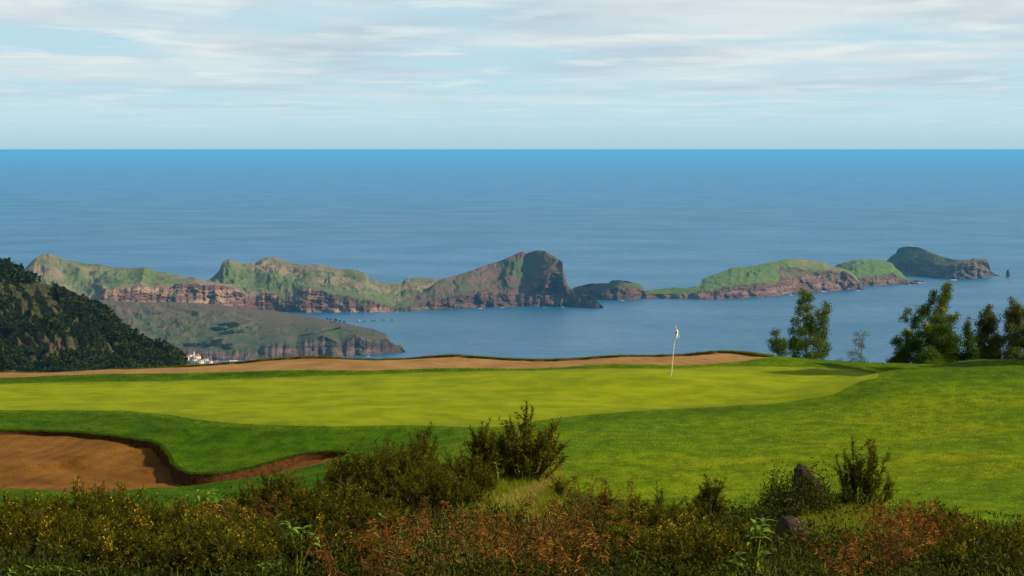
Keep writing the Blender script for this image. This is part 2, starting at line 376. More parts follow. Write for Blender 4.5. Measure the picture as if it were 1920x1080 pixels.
# ------------------------------------------------------------------ the golf ground
CP = [  # photograph column, row, distance
 (0,716,124),(400,707,125),(700,697,126),(1000,690,127),(1300,686,127),(1480,683,127.5),
 (0,768,113),(200,770,113),(400,788,109),(560,797,107.5),(850,800,107),(1050,782,110),(1300,763,114),(1560,739,118),(1645,706,123.5),
 (800,735,117.5),(300,735,119.5),(1258,706,121),
 (-150,812,106.5),(0,807,107.5),(200,815,106.5),(290,832,105),(335,878,101),(420,887,100.5),(520,872,101.5),(610,848,103.5),
 (150,790,110),(400,830,105),(600,815,106),
 (-150,918,97),(0,917,97),(220,924,96.5),(380,908,98),(500,893,99),(600,865,101.5),(0,945,93),(500,920,95),(250,950,93),
 (850,845,101),(1050,830,102),(1050,900,92),(1050,950,86),(850,900,92),
 (1300,800,106.5),(1600,760,113),(1740,722,120),(1850,699,125.5),(1920,697,124),(2060,697,122),(1920,800,103),(1920,900,88),(1920,1000,77),(2060,900,88),(1500,900,91),(1500,1000,79),(1700,850,97),(1300,900,91),
 (1730,700,127.5),(1760,693,131),(1650,692,129),
 (-150,699,130.5),(0,696,131),(200,692,131.3),(360,688,131.5),(440,684.5,131.8),(500,680,132),(600,673,132),(850,669,132),(1150,670,132),(1360,663,132.5),(1445,667,131.5),(1560,680,133),(1680,686,134),(1800,689,134),(1920,695,130),(2060,697,128),
]
WP = [P(*c) for c in CP]
WP += [np.array((x, y, z)) for x in (-34, -22, -8, 6, 20, 34) for (y, z) in ((138, -13.2), (146, -16.5), (156, -22))]
WP += [np.array((x, y, z)) for x in (-20, -10, 0, 10, 20) for (y, z) in ((72, -11.6), (64, -10.4))]
for px, y48, y40, y28 in ((-300,955,1005,1085),(0,955,1005,1085),(400,950,1003,1085),(620,930,995,1085),(760,915,985,1085),(900,900,978,1085),(1020,905,980,1085),(1120,940,992,1085),(1300,965,1003,1085),(1600,950,1000,1085),(1900,1010,1025,1085),(2200,1010,1025,1085)):
    WP += [P(px, y48, 48), P(px, y40, 40), P(px, y28, 28)]
WP += [np.array((x, 18, -2.9)) for x in (-8, 0, 8)]
WP = np.array(WP)
def _k(A, B):
    d = np.sqrt(((A[:, None, 0] - B[None, :, 0]) ** 2) + ((A[:, None, 1] - B[None, :, 1]) ** 2)); return np.sqrt(d * d + 1.5 ** 2)
_A = _k(WP, WP) ; _n = len(WP)
_S = np.zeros((_n + 3, _n + 3)); _S[:_n, :_n] = _A - 0.04 * np.eye(_n); _S[:_n, _n] = 1; _S[:_n, _n + 1:] = WP[:, :2]; _S[_n:, :_n] = _S[:_n, _n:].T
_W = np.linalg.solve(_S, np.concatenate([WP[:, 2], [0, 0, 0]]))
def gz(x, y):
    x = np.atleast_1d(np.asarray(x, float)); y = np.atleast_1d(np.asarray(y, float)); out = np.empty(len(x))
    for i in range(0, len(x), 20000):
        q = np.stack([x[i:i + 20000], y[i:i + 20000]], -1)
        out[i:i + 20000] = _k(q, WP) @ _W[:_n] + _W[_n] + q @ _W[_n + 1:]
    off = np.clip(((x + 3) / 21) ** 2 + ((y - 116) / 13) ** 2 - 0.9, 0, 1) * np.clip((y - 60) / 15, 0, 1) * np.clip((131 - y) / 4, 0, 1)
    # ridge that runs from the right end of the green to the right edge, steep on its left side
    a0 = np.array([12.6, 116.5]); a1 = np.array([21.5, 127.0]); ab = a1 - a0; t = np.clip(((x - a0[0]) * ab[0] + (y - a0[1]) * ab[1]) / (ab @ ab), -0.2, 1.3)
    sd = ((x - a0[0]) * ab[1] - (y - a0[1]) * ab[0]) / np.hypot(*ab)
    out += 0.55 * np.exp(-np.where(sd > 0, sd / 6.0, sd / 1.7) ** 2) * np.clip((t + 0.2) / 0.35, 0, 1) * np.clip((1.3 - t) / 0.3, 0, 1)
    return out + 0.05 * fbm(x * 0.12, y * 0.12, 3, 5) + off * 0.32 * fbm(x * 0.11 + 3, y * 0.085, 3, 15) + off * 0.05 * fbm(x * 0.45, y * 0.4, 3, 16) + 0.012 * fbm(x * 0.9, y * 0.9, 3, 9)
def hit(px, py, d0=84.0, d1=150.0):
    D = np.linspace(d0, d1, 1600); p = P(np.full(1600, px), np.full(1600, py), D)
    below = p[:, 2] < gz(p[:, 0], p[:, 1]); i = np.argmax(below) if below.any() else 1599
    return p[i]
def spline(pts, step, closed=True):
    pts = np.asarray(pts, float); n = len(pts); out = []
    for i in range(n if closed else n - 1):
        if closed: p0, p1, p2, p3 = pts[i - 1], pts[i], pts[(i + 1) % n], pts[(i + 2) % n]
        else: p0, p1, p2, p3 = pts[max(i - 1, 0)], pts[i], pts[i + 1], pts[min(i + 2, n - 1)]
        k = max(2, int(np.linalg.norm(p2 - p1) / step)); t = (np.arange(k) / k)[:, None]
        out.append(0.5 * (2 * p1 + (p2 - p0) * t + (2 * p0 - 5 * p1 + 4 * p2 - p3) * t ** 2 + (3 * p1 - p0 - 3 * p2 + p3) * t ** 3))
    if not closed: out.append(pts[-1:])
    return np.concatenate(out)
def inside(poly, x, y):
    c = np.zeros(len(x), bool); x1, y1 = poly[:, 0], poly[:, 1]; x2, y2 = np.roll(x1, -1), np.roll(y1, -1)
    for a, b, d, e in zip(x1, y1, x2, y2):
        if b == e: continue
        k = ((b > y) != (e > y)); c ^= k & (x < (d - a) * (y - b) / (e - b) + a)
    return c
def dist_poly(poly, x, y, closed=True):
    best = np.full(len(x), 1e9); par = np.zeros(len(x)); n = len(poly)
    for i in range(n if closed else n - 1):
        a = poly[i]; b = poly[(i + 1) % n]; ab = b - a; L2 = ab @ ab + 1e-12
        t = np.clip(((x - a[0]) * ab[0] + (y - a[1]) * ab[1]) / L2, 0, 1)
        d = np.hypot(x - a[0] - t * ab[0], y - a[1] - t * ab[1]); k = d < best; best[k] = d[k]; par[k] = i + t[k]
    return best, par

lipN = [(-190,814),(-90,809),(0,808),(60,809),(130,811),(190,816),(250,824),(292,832),(312,850),(326,873),(350,887),(390,890),(430,886),(480,876),(530,862),(570,852),(620,847),(650,850)]
nearN = [(640,858),(590,872),(520,888),(470,896),(400,905),(300,915),(200,924),(100,921),(0,917),(-100,919),(-190,916)]
lipN_w = np.array([hit(*p)[:2] for p in lipN]); nearN_w = np.array([hit(*p)[:2] for p in nearN])
lipN_s = spline(lipN_w, 0.16, False); nearN_s = spline(nearN_w, 0.3, False)
lipN_s = lipN_s + 0.09 * np.stack([perlin(lipN_s[:, 0] * 1.7, lipN_s[:, 1] * 1.7, 3), perlin(lipN_s[:, 0] * 1.7, lipN_s[:, 1] * 1.7, 4)], -1)
polyN = np.concatenate([lipN_s, nearN_s])
lipF = [(-150,132.0-.5,695)]
rimF = [(-190,697),(0,693.5),(150,690.5),(300,687),(450,681),(520,676.5),(600,673),(700,671),(760,673),(850,669.5),(1000,669),(1150,671),(1250,669.5),(1360,666.5),(1420,668),(1452,673)]
baseF = [(1440,677),(1380,681),(1280,686),(1150,689),(1000,691.5),(850,693.5),(700,698),(550,703),(400,708),(200,712),(0,716),(-190,719)]
rimF_w = np.array([P(px, py, 131.3 + 0.35 * math.sin(px * 0.011) - (0.9 if px > 1400 else 0))[:2] for px, py in rimF]); baseF_w = np.array([P(px, py, 125.6 + min(1.4, max(0, px) * 0.0012) + (2.4 if px > 1400 else 0.9 if px > 1350 else 0))[:2] for px, py in baseF])
rimF_s = spline(rimF_w, 0.16, False); baseF_s = spline(baseF_w, 0.3, False)
rimF_s = rimF_s + np.stack([0 * rimF_s[:, 0], 0.26 * perlin(rimF_s[:, 0] * 1.1, rimF_s[:, 1] * .3, 31) + 0.12 * perlin(rimF_s[:, 0] * 3.1, rimF_s[:, 1] * .3, 32)], -1)
polyF = np.concatenate([rimF_s, baseF_s])
greenO = [(-200,772),(0,769),(120,769),(230,771),(320,778),(390,789),(480,796),(600,799),(760,797),(880,801),(960,798),(1050,783),(1150,774),(1280,766),(1400,759),(1500,750),(1560,740),(1590,725),(1625,712),(1648,703),(1620,696),(1540,690),(1440,687.5),(1340,688),(1200,691),(1000,695),(850,697.5),(700,702),(550,707),(400,712),(200,716),(0,720),(-200,724)]
polyG = spline(np.array([hit(px, py, 100, 128)[:2] for px, py in greenO]), 0.3)
edgeB = spline(np.array([[x, y] for x, y in ((-40, 62), (-20, 60), (-6, 59), (0, 58), (6, 55), (12, 57), (24, 56), (40, 57))]), 0.5, False)

def lip_depth(x, y, lip, near, hs):
    """sand level below the turf: full at the lip, fading towards the near edge"""
    dl, par = dist_poly(lip, x, y, False); dn, _ = dist_poly(near, x, y, False)
    h = np.interp(par / (len(lip) - 1), np.linspace(0, 1, len(hs)), hs) * (1 + 0.7 * perlin(par * 0.11, par * 0, 61) + 0.4 * perlin(par * 0.5, par * 0, 62))
    t = dl / (dl + dn + 1e-6)
    return h * (1 - t) ** 1.3 + 0.04, t
HS_N = [0.10, 0.10, 0.10, 0.10, 0.11, 0.12, 0.14, 0.18, 0.28, 0.40, 0.46, 0.50, 0.48, 0.42, 0.36, 0.28, 0.20, 0.12]
HS_F = [0.05] * 14 + [0.08, 0.02]
def sand_z(x, y, lip, near, hs, bow):
    d, t = lip_depth(x, y, lip, near, hs)
    return gz(x, y) - d - bow * np.sin(np.pi * t) + 0.02 * fbm(x * 1.1, y * 1.1, 3, 77)

def build_ground():
    pts = []
    def grid(x0, x1, y0, y1, sx, sy):
        X, Y = np.meshgrid(np.arange(x0, x1, sx), np.arange(y0, y1, sy)); X = X + rng.uniform(-.35, .35, X.shape) * sx; Y = Y + rng.uniform(-.35, .35, Y.shape) * sy
        return np.stack([X.ravel(), Y.ravel()], -1)
    g = np.concatenate([grid(-36, 36, 84, 137, 0.62, 0.55), grid(-34, 34, 137, 165, 1.5, 1.2), grid(-30, 30, 14, 84, 0.9, 0.9)])
    allp = [polyN, polyF, polyG, edgeB]
    keep = np.ones(len(g), bool)
    for q, cl in ((polyN, True), (polyF, True), (polyG, True), (edgeB, False)):
        d, _ = dist_poly(q, g[:, 0], g[:, 1], cl); keep &= d > 0.12
    g = g[keep]
    extra = [grid(polyN[:, 0].min(), polyN[:, 0].max(), polyN[:, 1].min(), polyN[:, 1].max(), 0.3, 0.3), grid(polyF[:, 0].min(), polyF[:, 0].max(), polyF[:, 1].min(), polyF[:, 1].max(), 0.4, 0.3)]
    for e, q in zip(extra, (polyN, polyF)):
        e = e[inside(q, e[:, 0], e[:, 1])]; d, _ = dist_poly(q, e[:, 0], e[:, 1]); g = np.concatenate([g, e[d > 0.1]])
    vin = [Vector(p) for p in g]; edges = []
    def addc(poly, closed):
        s = len(vin); vin.extend(Vector(p) for p in poly); n = len(poly)
        edges.extend((s + i, s + (i + 1) % n) for i in range(n if closed else n - 1))
    addc(polyN, True); addc(polyF, True); addc(polyG, True); addc(edgeB, False)
    ov, oe, of, *_ = delaunay_2d_cdt(vin, edges, [], 0, 1e-5, False)
    V2 = np.array([(v.x, v.y) for v in ov]); T = np.array([f for f in of if len(f) == 3], int)
    c = V2[T].mean(1)
    reg = np.zeros(len(T), int)
    bank = c[:, 1] < np.interp(c[:, 0], edgeB[:, 0], edgeB[:, 1])
    reg[bank] = 4
    reg[inside(polyG, c[:, 0], c[:, 1])] = 1
    reg[inside(polyN, c[:, 0], c[:, 1])] = 2
    reg[inside(polyF, c[:, 0], c[:, 1])] = 3
    z = gz(V2[:, 0], V2[:, 1])
    dG, _ = dist_poly(polyG, V2[:, 0], V2[:, 1]); dN, _ = dist_poly(polyN, V2[:, 0], V2[:, 1])
    left = np.clip((2.5 - V2[:, 0] - 0.25 * (110 - V2[:, 1])) / 4, 0, 1)
    ro = np.clip(np.maximum(left, np.clip(1.6 - dG / 2.2, 0, 1) * 0.75) + 0.25 * fbm(V2[:, 0] * .4, V2[:, 1] * .4, 3, 8), 0, 1)
    ro = np.where(V2[:, 1] > 126, 0.35, ro); ro = np.where((V2[:, 0] > 14) & (V2[:, 1] > 118), 0.7, ro)
    def part(r, name, mat, zz):
        t = T[reg == r]; u, inv = np.unique(t.ravel(), return_inverse=True)
        V = np.column_stack([V2[u], zz[u]])
        return tag(mesh_obj(name, V, inv.reshape(-1, 3), mat, None, {'rough': ro[u], 'edge': np.clip(1 - dG[u] / 1.3, 0, 1)}, True), kind='structure')
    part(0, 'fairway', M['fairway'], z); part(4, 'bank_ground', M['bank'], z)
    part(1, 'putting_green', M['green'], z)
    zN = z.copy(); k = np.unique(T[reg == 2]); zN[k] = sand_z(V2[k, 0], V2[k, 1], lipN_s, nearN_s, HS_N, 0.05)
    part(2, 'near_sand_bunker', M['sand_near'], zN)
    zF = z.copy(); k = np.unique(T[reg == 3]); zF[k] = sand_z(V2[k, 0], V2[k, 1], rimF_s, baseF_s, HS_F, 0.10)
    part(3, 'far_sand_bunker', M['sand_far'], zF)
    for nm, lip, near, hs, poly, out in (('near_bunker_lip', lipN_s, nearN_s, HS_N, polyN, 1), ('far_bunker_lip', rimF_s, baseF_s, HS_F, polyF, 1)):
        n = len(poly); x, y = poly[:, 0], poly[:, 1]
        zt = gz(x, y); d, t = lip_depth(x, y, lip, near, hs); zb = zt - d - 0.06
        tn = np.roll(poly, -1, 0) - np.roll(poly, 1, 0); tn /= np.linalg.norm(tn, axis=1, keepdims=True) + 1e-9
        nin = np.stack([tn[:, 1], -tn[:, 0]], -1)
        test = inside(poly, x + nin[:, 0] * .03, y + nin[:, 1] * .03); nin[~test] *= -1
        rows = []
        for s in (0, .3, .65, 1.0):
            bulge = 0.05 * math.sin(s * 3.1) * fbm(x * 2 + s * 3, y * 2, 3, 13) + 0.10 * s * d
            rows.append(np.column_stack([x + nin[:, 0] * bulge, y + nin[:, 1] * bulge, zt + (zb - zt) * s - 0.004 * (s == 0)]))
        V = np.concatenate(rows); i = np.arange(n); j = (i + 1) % n; Fc = np.concatenate([np.stack([r * n + i, r * n + j, (r + 1) * n + j, (r + 1) * n + i], -1) for r in range(3)])
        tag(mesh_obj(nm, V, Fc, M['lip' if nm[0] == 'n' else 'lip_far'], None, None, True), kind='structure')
build_ground()

# ------------------------------------------------------------------ sea, hills, islands
def grid_faces(nr, nc):
    i = np.arange(nr - 1)[:, None] * nc; j = np.arange(nc - 1)[None]
    return np.stack([i + j, i + j + 1, i + nc + j + 1, i + nc + j], -1).reshape(-1, 4)
E = 1200000.0
ys = np.concatenate([[-E, -100000, -20000, -4000, 0], np.linspace(2000, 20000, 40), [30000, 45000, 70000, 120000, 300000, E]])
xs = np.concatenate([[-E, -120000, -40000, -15000], np.linspace(-8000, 8000, 30), [15000, 40000, 120000, E]])
XX, YY = np.meshgrid(xs, ys)
tag(mesh_obj('sea', np.stack([XX.ravel(), YY.ravel(), np.full(XX.size, -H)], -1), grid_faces(len(ys), len(xs)), M['sea']), kind='structure')

def loft(name, mat, cols, nx, seed, gully=1.0, back=350.0, nv=(26, 40, 14), slope_noise=1.0, lush=None, rock_end=0.35, rocky=None, dmul=1.0, spurs=()):
    """landform from columns (column, shore row, cliff-top row, ridge row, metres shore->cliff top, metres shore->ridge[, shore distance])"""
    C = np.array([list(c) + ([np.nan] if len(c) == 6 else []) for c in cols], float)
    px = np.linspace(C[0, 0], C[-1, 0], nx)
    I = lambda k: np.interp(px, C[:, 0], C[:, k])
    ys_, yc, yr, dc, dr = I(1), I(2), I(3), I(4), I(5)
    dsh = np.where(np.isnan(C[:, 6]), Dsea(C[:, 0], C[:, 1]), C[:, 6] * (C[:, 1] - 249) / (C[:, 1] - Y0) * H / 640); D0 = np.interp(px, C[:, 0], dsh)
    D0s, yrs, ycs = D0.copy(), yr.copy(), yc.copy()
    D0 = D0 + (fbm(px / 34.0, px * 0 + seed, 3, seed) * 34 + fbm(px / 9.0, px * 0 + seed, 3, seed + 40) * 6) * gully
    yr = yr + fbm(px / 9.0, px * 0 + 5, 4, seed + 3) * 1.1 * (np.abs(yr - ys_) > 6)
    yc = yc + fbm(px / 12.0, px * 0 + 9, 4, seed + 5) * 6.0 * np.clip((ys_ - yc) / 14, 0, 1) + fbm(px / 40.0, px * 0 + 2, 3, seed + 6) * 7.0 * np.clip((ys_ - yc) / 16, 0, 1)
    na, nb, nc = nv; rows = []; rock = []; lu = []; dc = dc * 1.7; dr = np.maximum(dr, dc * 1.15)
    base = P(px, ys_, D0); cl = P(px, yc, D0 + dc * dmul); rd = P(px, yr, D0 + dr * dmul)
    kw = max(3, int(70 / (px[1] - px[0]))); ker = np.hanning(kw + 2)[1:-1]; ker /= ker.sum()
    sm = lambda q: np.convolve(np.pad(q, kw, mode='edge'), ker, mode='same')[kw:-kw]
    cl2 = P(px, sm(ycs), sm(D0s + dc * dmul))
    cls = P(px, ycs, D0s + dc * dmul); rds = P(px, yrs, D0s + dr * dmul)
    base[:, 2] = np.minimum(base[:, 2], -H - 6) if np.isnan(C[0, 6]) else base[:, 2]
    def col_noise(p, v, amp, sc=30.0, sd=0):
        return amp * fbm(p[:, 0] / sc, p[:, 2] / (sc * 1.1) + v * 0.7, 5, seed + sd, 0.55)
    for i in range(na):
        v = i / na; e = v ** 0.85; p = base + (cl - base) * np.array([1, 0, 1])[None] * e
        p[:, 1] = base[:, 1] + (cl[:, 1] - base[:, 1]) * v ** 1.5
        w = np.sin(np.pi * min(1, v * 1.05 + .03))
        hh = np.clip((cl[:, 2] - base[:, 2]) / 60, 0.05, 1.4)
        p[:, 1] += (col_noise(p, v, 22 * gully, 50, 1) + (34 * fbm((p[:, 0] + 0.6 * p[:, 2]) / 150, p[:, 2] / 120, 4, seed + 8, ridged=True) + 10 * fbm((p[:, 0] - 0.5 * p[:, 2]) / 42, p[:, 2] / 40, 5, seed + 9, ridged=True)) * gully) * hh * (0.35 + w)
        p[:, 1] += 5 * gully * np.floor(v * 6) / 6 * np.sin(v * 40) * hh
        rows.append(p); rock.append(np.full(nx, 1.0 - 0.35 * v)); lu.append(np.full(nx, 0.5))
    for i in range(nb):
        v = i / (nb - 1)
        A = cls + (cl - cls) * max(0, 1 - v / 0.12); A = A + (cl2 - A) * min(1, v / 0.3) * np.clip((ycs - yrs) / 12, 0, 1)[:, None]; B = rds + (rd - rds) * max(0, (v - 0.85) / 0.15)
        p = A + (B - A) * v
        # spurs and gullies run down the slope, bent by noise
        span = np.clip(np.abs(rd[:, 2] - cl[:, 2]) / 80, 0.03, 1.5); w = np.sin(np.pi * v) ** 0.7
        wx = p[:, 0] + 60 * fbm(p[:, 0] / 150, p[:, 1] / 150, 3, seed + 31)
        p[:, 2] += w * span * slope_noise * (30 * fbm(wx / 170, p[:, 1] / 420, 5, seed + 21, ridged=True) + 9 * fbm(wx / 45, p[:, 1] / 90, 5, seed + 22)) - w * span * 4
        for (x0, y0, x1, y1, wd, hh) in spurs:
            yy = ycs + (yrs - ycs) * v; dx, dy = x1 - x0, y1 - y0; L2 = dx * dx + dy * dy
            tt = np.clip(((px - x0) * dx + (yy - y0) * dy) / L2, 0, 1); dd = np.hypot(px - x0 - tt * dx, yy - y0 - tt * dy)
            p[:, 2] += hh * np.exp(-np.abs(dd / wd) ** 1.4) * min(1, (1 - v) * 6)
        rows.append(p)
        r = np.full(nx, 0.62 * (1 - v) ** 4 + rock_end * 0.5 * (1 - v))
        if rocky is not None: r = np.maximum(r, rocky(px, yc + (yr - yc) * v, v))
        rock.append(r); lu.append(lush(px, yc + (yr - yc) * v, v) if lush else np.full(nx, 0.5))
    bk = rd.copy(); bk[:, 1] += back; bk[:, 0] *= 1 + back / D0; bk[:, 2] = -H - 8
    for i in range(1, nc + 1):
        v = i / nc; p = rd + (bk - rd) * v; p[:, 2] = rd[:, 2] + (bk[:, 2] - rd[:, 2]) * v ** 1.3
        rows.append(p); rock.append(np.full(nx, 0.3)); lu.append(np.full(nx, 0.5))
    V = np.concatenate(rows)
    return tag(mesh_obj(name, V, grid_faces(len(rows), nx), mat, None, {'rock': np.concatenate(rock), 'lush': np.concatenate(lu)}, True), kind='structure')

# far left hill of the peninsula (stands inland, so its foot is hidden by the headland)
loft('peninsula_hill', M['pen'], [
 (20,590,586,530,20,450,9650),(42,590,586,512,20,500,9650),(50,590,585,500,20,520,9650),(65,590,585,485,20,560,9650),(80,590,584,477,20,600,9660),(92,590,583,475,20,620,9660),(105,590,582,479,20,620,9680),(125,590,580,488,25,620,9700),(165,590,576,495,30,620,9740),(190,590,560,496,40,600,9760),(215,588,546,502,45,580,9780),(250,584,543,503,50,560,9820),(276,582,542,502,50,540,9860),(290,582,541,508,50,520,9880),(325,582,538,514,50,500,9920),(350,582,534,520,50,420,9950),(365,582,531,520,50,300,9970),(385,583,534,527,45,220,10000),(430,585,537,533,45,160,10060),(455,586,549,545,40,120,10120),(470,587,562,560,35,80,10180),(484,588,582,580,15,30,10220)],
 520, 11, 1.0, 260, spurs=((92,478,150,520,9,16),(150,520,215,562,9,18),(272,503,262,545,10,14)), lush=lambda x, y, v: 0.35 + 0.5 * np.exp(-((x - 230) / 90) ** 2) * (v > 0.2))
loft('peninsula_middle', M['pen'], [
 (380,586,545,530,40,300),(388,586,545,526,40,350),(400,586,548,519,40,420),(412,586,550,505,40,500),(418,586,552,490,40,520),(430,586,556,486,40,540),(440,586,557,489,40,560),(452,586,558,494,40,580),(478,585,557,493,45,620),(490,585,556,486,45,640),(510,585,556,481,45,660),(520,585,556,483,45,660),(535,585,555,490,45,650),(550,585,553,494,45,640),(570,586,549,497,45,620),(597,586,547,496,45,600),(635,586,557,504,40,560),(660,586,562,505,38,540),(685,586,566,511,36,520),(691,586,567,521,36,500),(710,585,571,529,30,460),(735,584,575,532,28,440),(752,584,577,531,26,440),(760,583,577,523,24,440),(775,583,577,521,22,440),(800,582,577,522,20,420),(830,581,577,524,20,400)],
 560, 23, 1.0, 260, spurs=((430,488,520,530,9,16),(520,530,690,575,8,8)), lush=lambda x, y, v: 0.42 + 0.45 * np.exp(-((y - 520 - (x - 430) * 0.16) / 16) ** 2))
loft('peninsula_mountain', M['mount'], [
 (735,584,580,578,10,20),(755,584,578,566,20,80),(775,583,574,556,25,150),(800,582,570,544,30,200),(815,582,566,530,30,220),(830,581,560,523,30,240),(870,579,553,512,40,300),(900,577,549,501,45,340),(940,576,549,488,60,370),(975,575,556,473,60,380),(980,575,556,471,60,380),(988,575,553,475,60,370),(1000,575,545,471,60,340),(1010,575,535,469,60,330),(1020,575,522,470,60,300),(1035,575,515,478,55,260),(1049,575,512,487,50,200),(1055,575,515,492,45,160),(1057,575,530,508,40,140),(1062,575,542,530,36,110),(1068,575,550,540,30,90),(1078,576,555,546,26,70),(1095,577,560,552,20,50),(1115,578,568,562,14,32),(1126,578,573,570,8,16),(1132,578,577,576,3,6)],
 560, 37, 1.5, 220, slope_noise=1.2, rocky=lambda x, y, v: np.where((x > 1000) & (y > 490), 0.75, 0.0) * np.clip((x - 1000) / 25, 0, 1))
loft('reddish_islet', M['mount'], [
 (1066,562,553,546,10,30),(1080,562,549,538,20,50),(1105,562,546,532,24,70),(1130,563,544,531,24,70),(1142,563,542,531,24,70),(1146,563,541,526,24,70),(1160,563,541,525,24,70),(1180,562,542,528,22,65),(1195,561,543,531,20,55),(1206,560,547,538,16,40),(1212,560,555,551,8,20),(1220,560,559,558,3,6)],
 200, 41, 1.0, 120)
def isle_rock(x, y, v): return np.where((x > 1462) & (x < 1560) & (y > 503 + np.abs(x - 1478) * 0.05), 0.8, 0.0) + np.where((x >= 1560) & (y > 512), 0.3, 0.0)
loft('grassy_island', M['isle'], [
 (1196,560,557,556,4,10),(1205,560,552,548,12,40),(1224,560,552,543,14,80),(1260,560,553,539,16,110),(1285,561,552,540,18,120),(1305,561,549,537,20,140),(1313,561,548,533,20,180),(1316,561,547,525,20,260),(1322,561,546,521,22,280),(1335,561,544,516,24,330),(1365,560,540,505,28,400),(1371,560,539,502,28,410),(1420,558,534,498,32,440),(1450,555,532,490,36,460),(1478,552,527,485,40,470),(1500,550,520,486,45,460),(1520,548,514,487,50,450),(1545,546,510,492,50,420),(1560,545,508,499,50,380),(1575,544,509,502,46,320),(1590,544,513,507,40,240),(1602,543,520,515,34,180),(1612,543,530,527,24,90),(1620,543,540,538,8,30)],
 460, 53, 1.0, 240, rocky=isle_rock, lush=lambda x, y, v: np.where(x < 1475, 0.95, 0.45))
loft('grassy_island_spur', M['isle'], [
 (1535,543,540,525,20,300,11900),(1555,543,530,504,26,330,11900),(1575,543,526,494,28,350,11880),(1605,542,521,487,32,360,11860),(1640,536,517,487,36,360,11900),(1660,534,515,490,36,330,11950),(1672,533,514,492,34,300,11980),(1677,533,515,500,30,260,12000),(1690,532,520,511,24,180,12020),(1698,531,524,520,16,90,12030),(1712,531,528,527,6,30,12040),(1722,531,531,531,2,5,12050)],
 260, 59, 1.0, 200, lush=lambda x, y, v: np.full(len(x), 0.9))
loft('lighthouse_islet', M['far'], [
 (1655,506,504,502,5,20),(1662,508,498,490,20,100),(1669,510,495,482,24,150),(1680,512,494,474,26,200),(1684,514,493,466,30,240),(1697,516,493,462,30,260),(1710,517,494,462,32,270),(1725,518,495,464,34,270),(1750,521,497,475,36,250),(1775,523,499,484,36,220),(1790,524,497,487,36,180),(1806,524,494,487,34,160),(1820,523,492,487,34,140),(1826,523,490,484,34,130),(1850,521,490,486,32,110),(1854,520,497,494,26,80),(1858,519,509,508,14,40),(1866,517,515,514,6,16),(1872,516,516,516,2,4)],
 300, 67, 1.3, 160, slope_noise=1.0)
# dark headland above the town
loft('headland', M['head'], [
 (-60,690,684,566,20,1500,7950),(60,690,684,564,20,1500,7950),(150,688,682,560,20,1560,7960),(250,684,676,566,20,1500,7970),(330,680,668,566,25,1560,7990),(400,677,660,570,30,1560,8000),(430,676,662,574,35,1540),(460,675,662,578,40,1500),(490,674,656,581,42,1480),(520,673,648,584,45,1450),(540,672,646,587,45,1400),(556,671,654,589,40,1360),(572,671,642,592,50,1300),(598,670,632,597,60,1150),(622,670,636,602,60,1040),(638,669,652,605,40,920),(652,668,642,607,46,820),(668,667,628,611,56,700),(684,667,638,614,46,600),(700,666,640,617,40,480),(722,664,636,625,36,280),(728,663,640,632,30,200),(735,663,648,644,22,120),(741,662,650,647,18,80),(752,661,651,648,14,50),(757,661,658,657,5,14),(760,661,661,660,2,4)],
 620, 71, 1.1, 350, nv=(22, 70, 10), slope_noise=1.35, lush=lambda x, y, v: 0 * x + 0.55 - 0.3 * np.exp(-((v - 0.85) / 0.2) ** 2))

# sea stack and skerries
def rock_mesh(name, c, sz, seed, mat, taper=0.5, sub=22):
    u = np.linspace(0, 2 * np.pi, sub, endpoint=False); v = np.linspace(0, 1, 12); V = []
    for q in v:
        rr = math.sqrt(max(0, 1 - q ** (1 + taper))) if q < 1 else 0.02
        n = 1 + 0.55 * perlin(np.cos(u) * 1.6 + seed, np.sin(u) * 1.6 + q * 2.5, seed) + 0.25 * perlin(np.cos(u) * 5 + seed, np.sin(u) * 5 + q * 7, seed + 1)
        V.append(np.stack([c[0] + sz[0] * rr * n * np.cos(u), c[1] + sz[1] * rr * n * np.sin(u), np.full(sub, c[2] + sz[2] * q) + sz[2] * 0.05 * n * q], -1))
    V = np.concatenate(V); i = np.arange(11)[:, None] * sub; j = np.arange(sub)[None]; j2 = (j + 1) % sub
    Fc = np.stack([i + j, i + j2, i + sub + j2, i + sub + j], -1).reshape(-1, 4)
    return mesh_obj(name, V, Fc, mat, None, {'rock': np.ones(len(V)), 'lush': np.zeros(len(V))}, False)
def on_sea(px, py): return P(px, py, float(Dsea(px, py)))
c = on_sea(1890, 519.5); tag(rock_mesh('sea_stack', c - np.array((0, 0, 5)), (13, 13, 38), 5, M['far'], -0.3), 'lone pointed sea stack off the tip of the farthest islet', 'rock')
for k, (px, py, w, h, lb) in enumerate([(1719, 529, 22, 9, 'low skerry touching the tip of the grassy island'), (1731, 527.5, 9, 4, 'small flat skerry at the outer end of the row off the grassy island'), (1712, 533, 9, 5, 'small dark skerry nearest in front of the grassy island tip'), (1701, 534, 8, 5, 'small dark skerry close under the grassy island shore'), (1869, 517.5, 14, 6, 'low skerry at the right foot of the farthest islet')]):
    c = on_sea(px, py); tag(rock_mesh('skerry', c - np.array((0, 0, 2)), (w, w * 1.2, h + 2), 20 + k, M['far']), lb, 'rock', 'skerries off the islands')

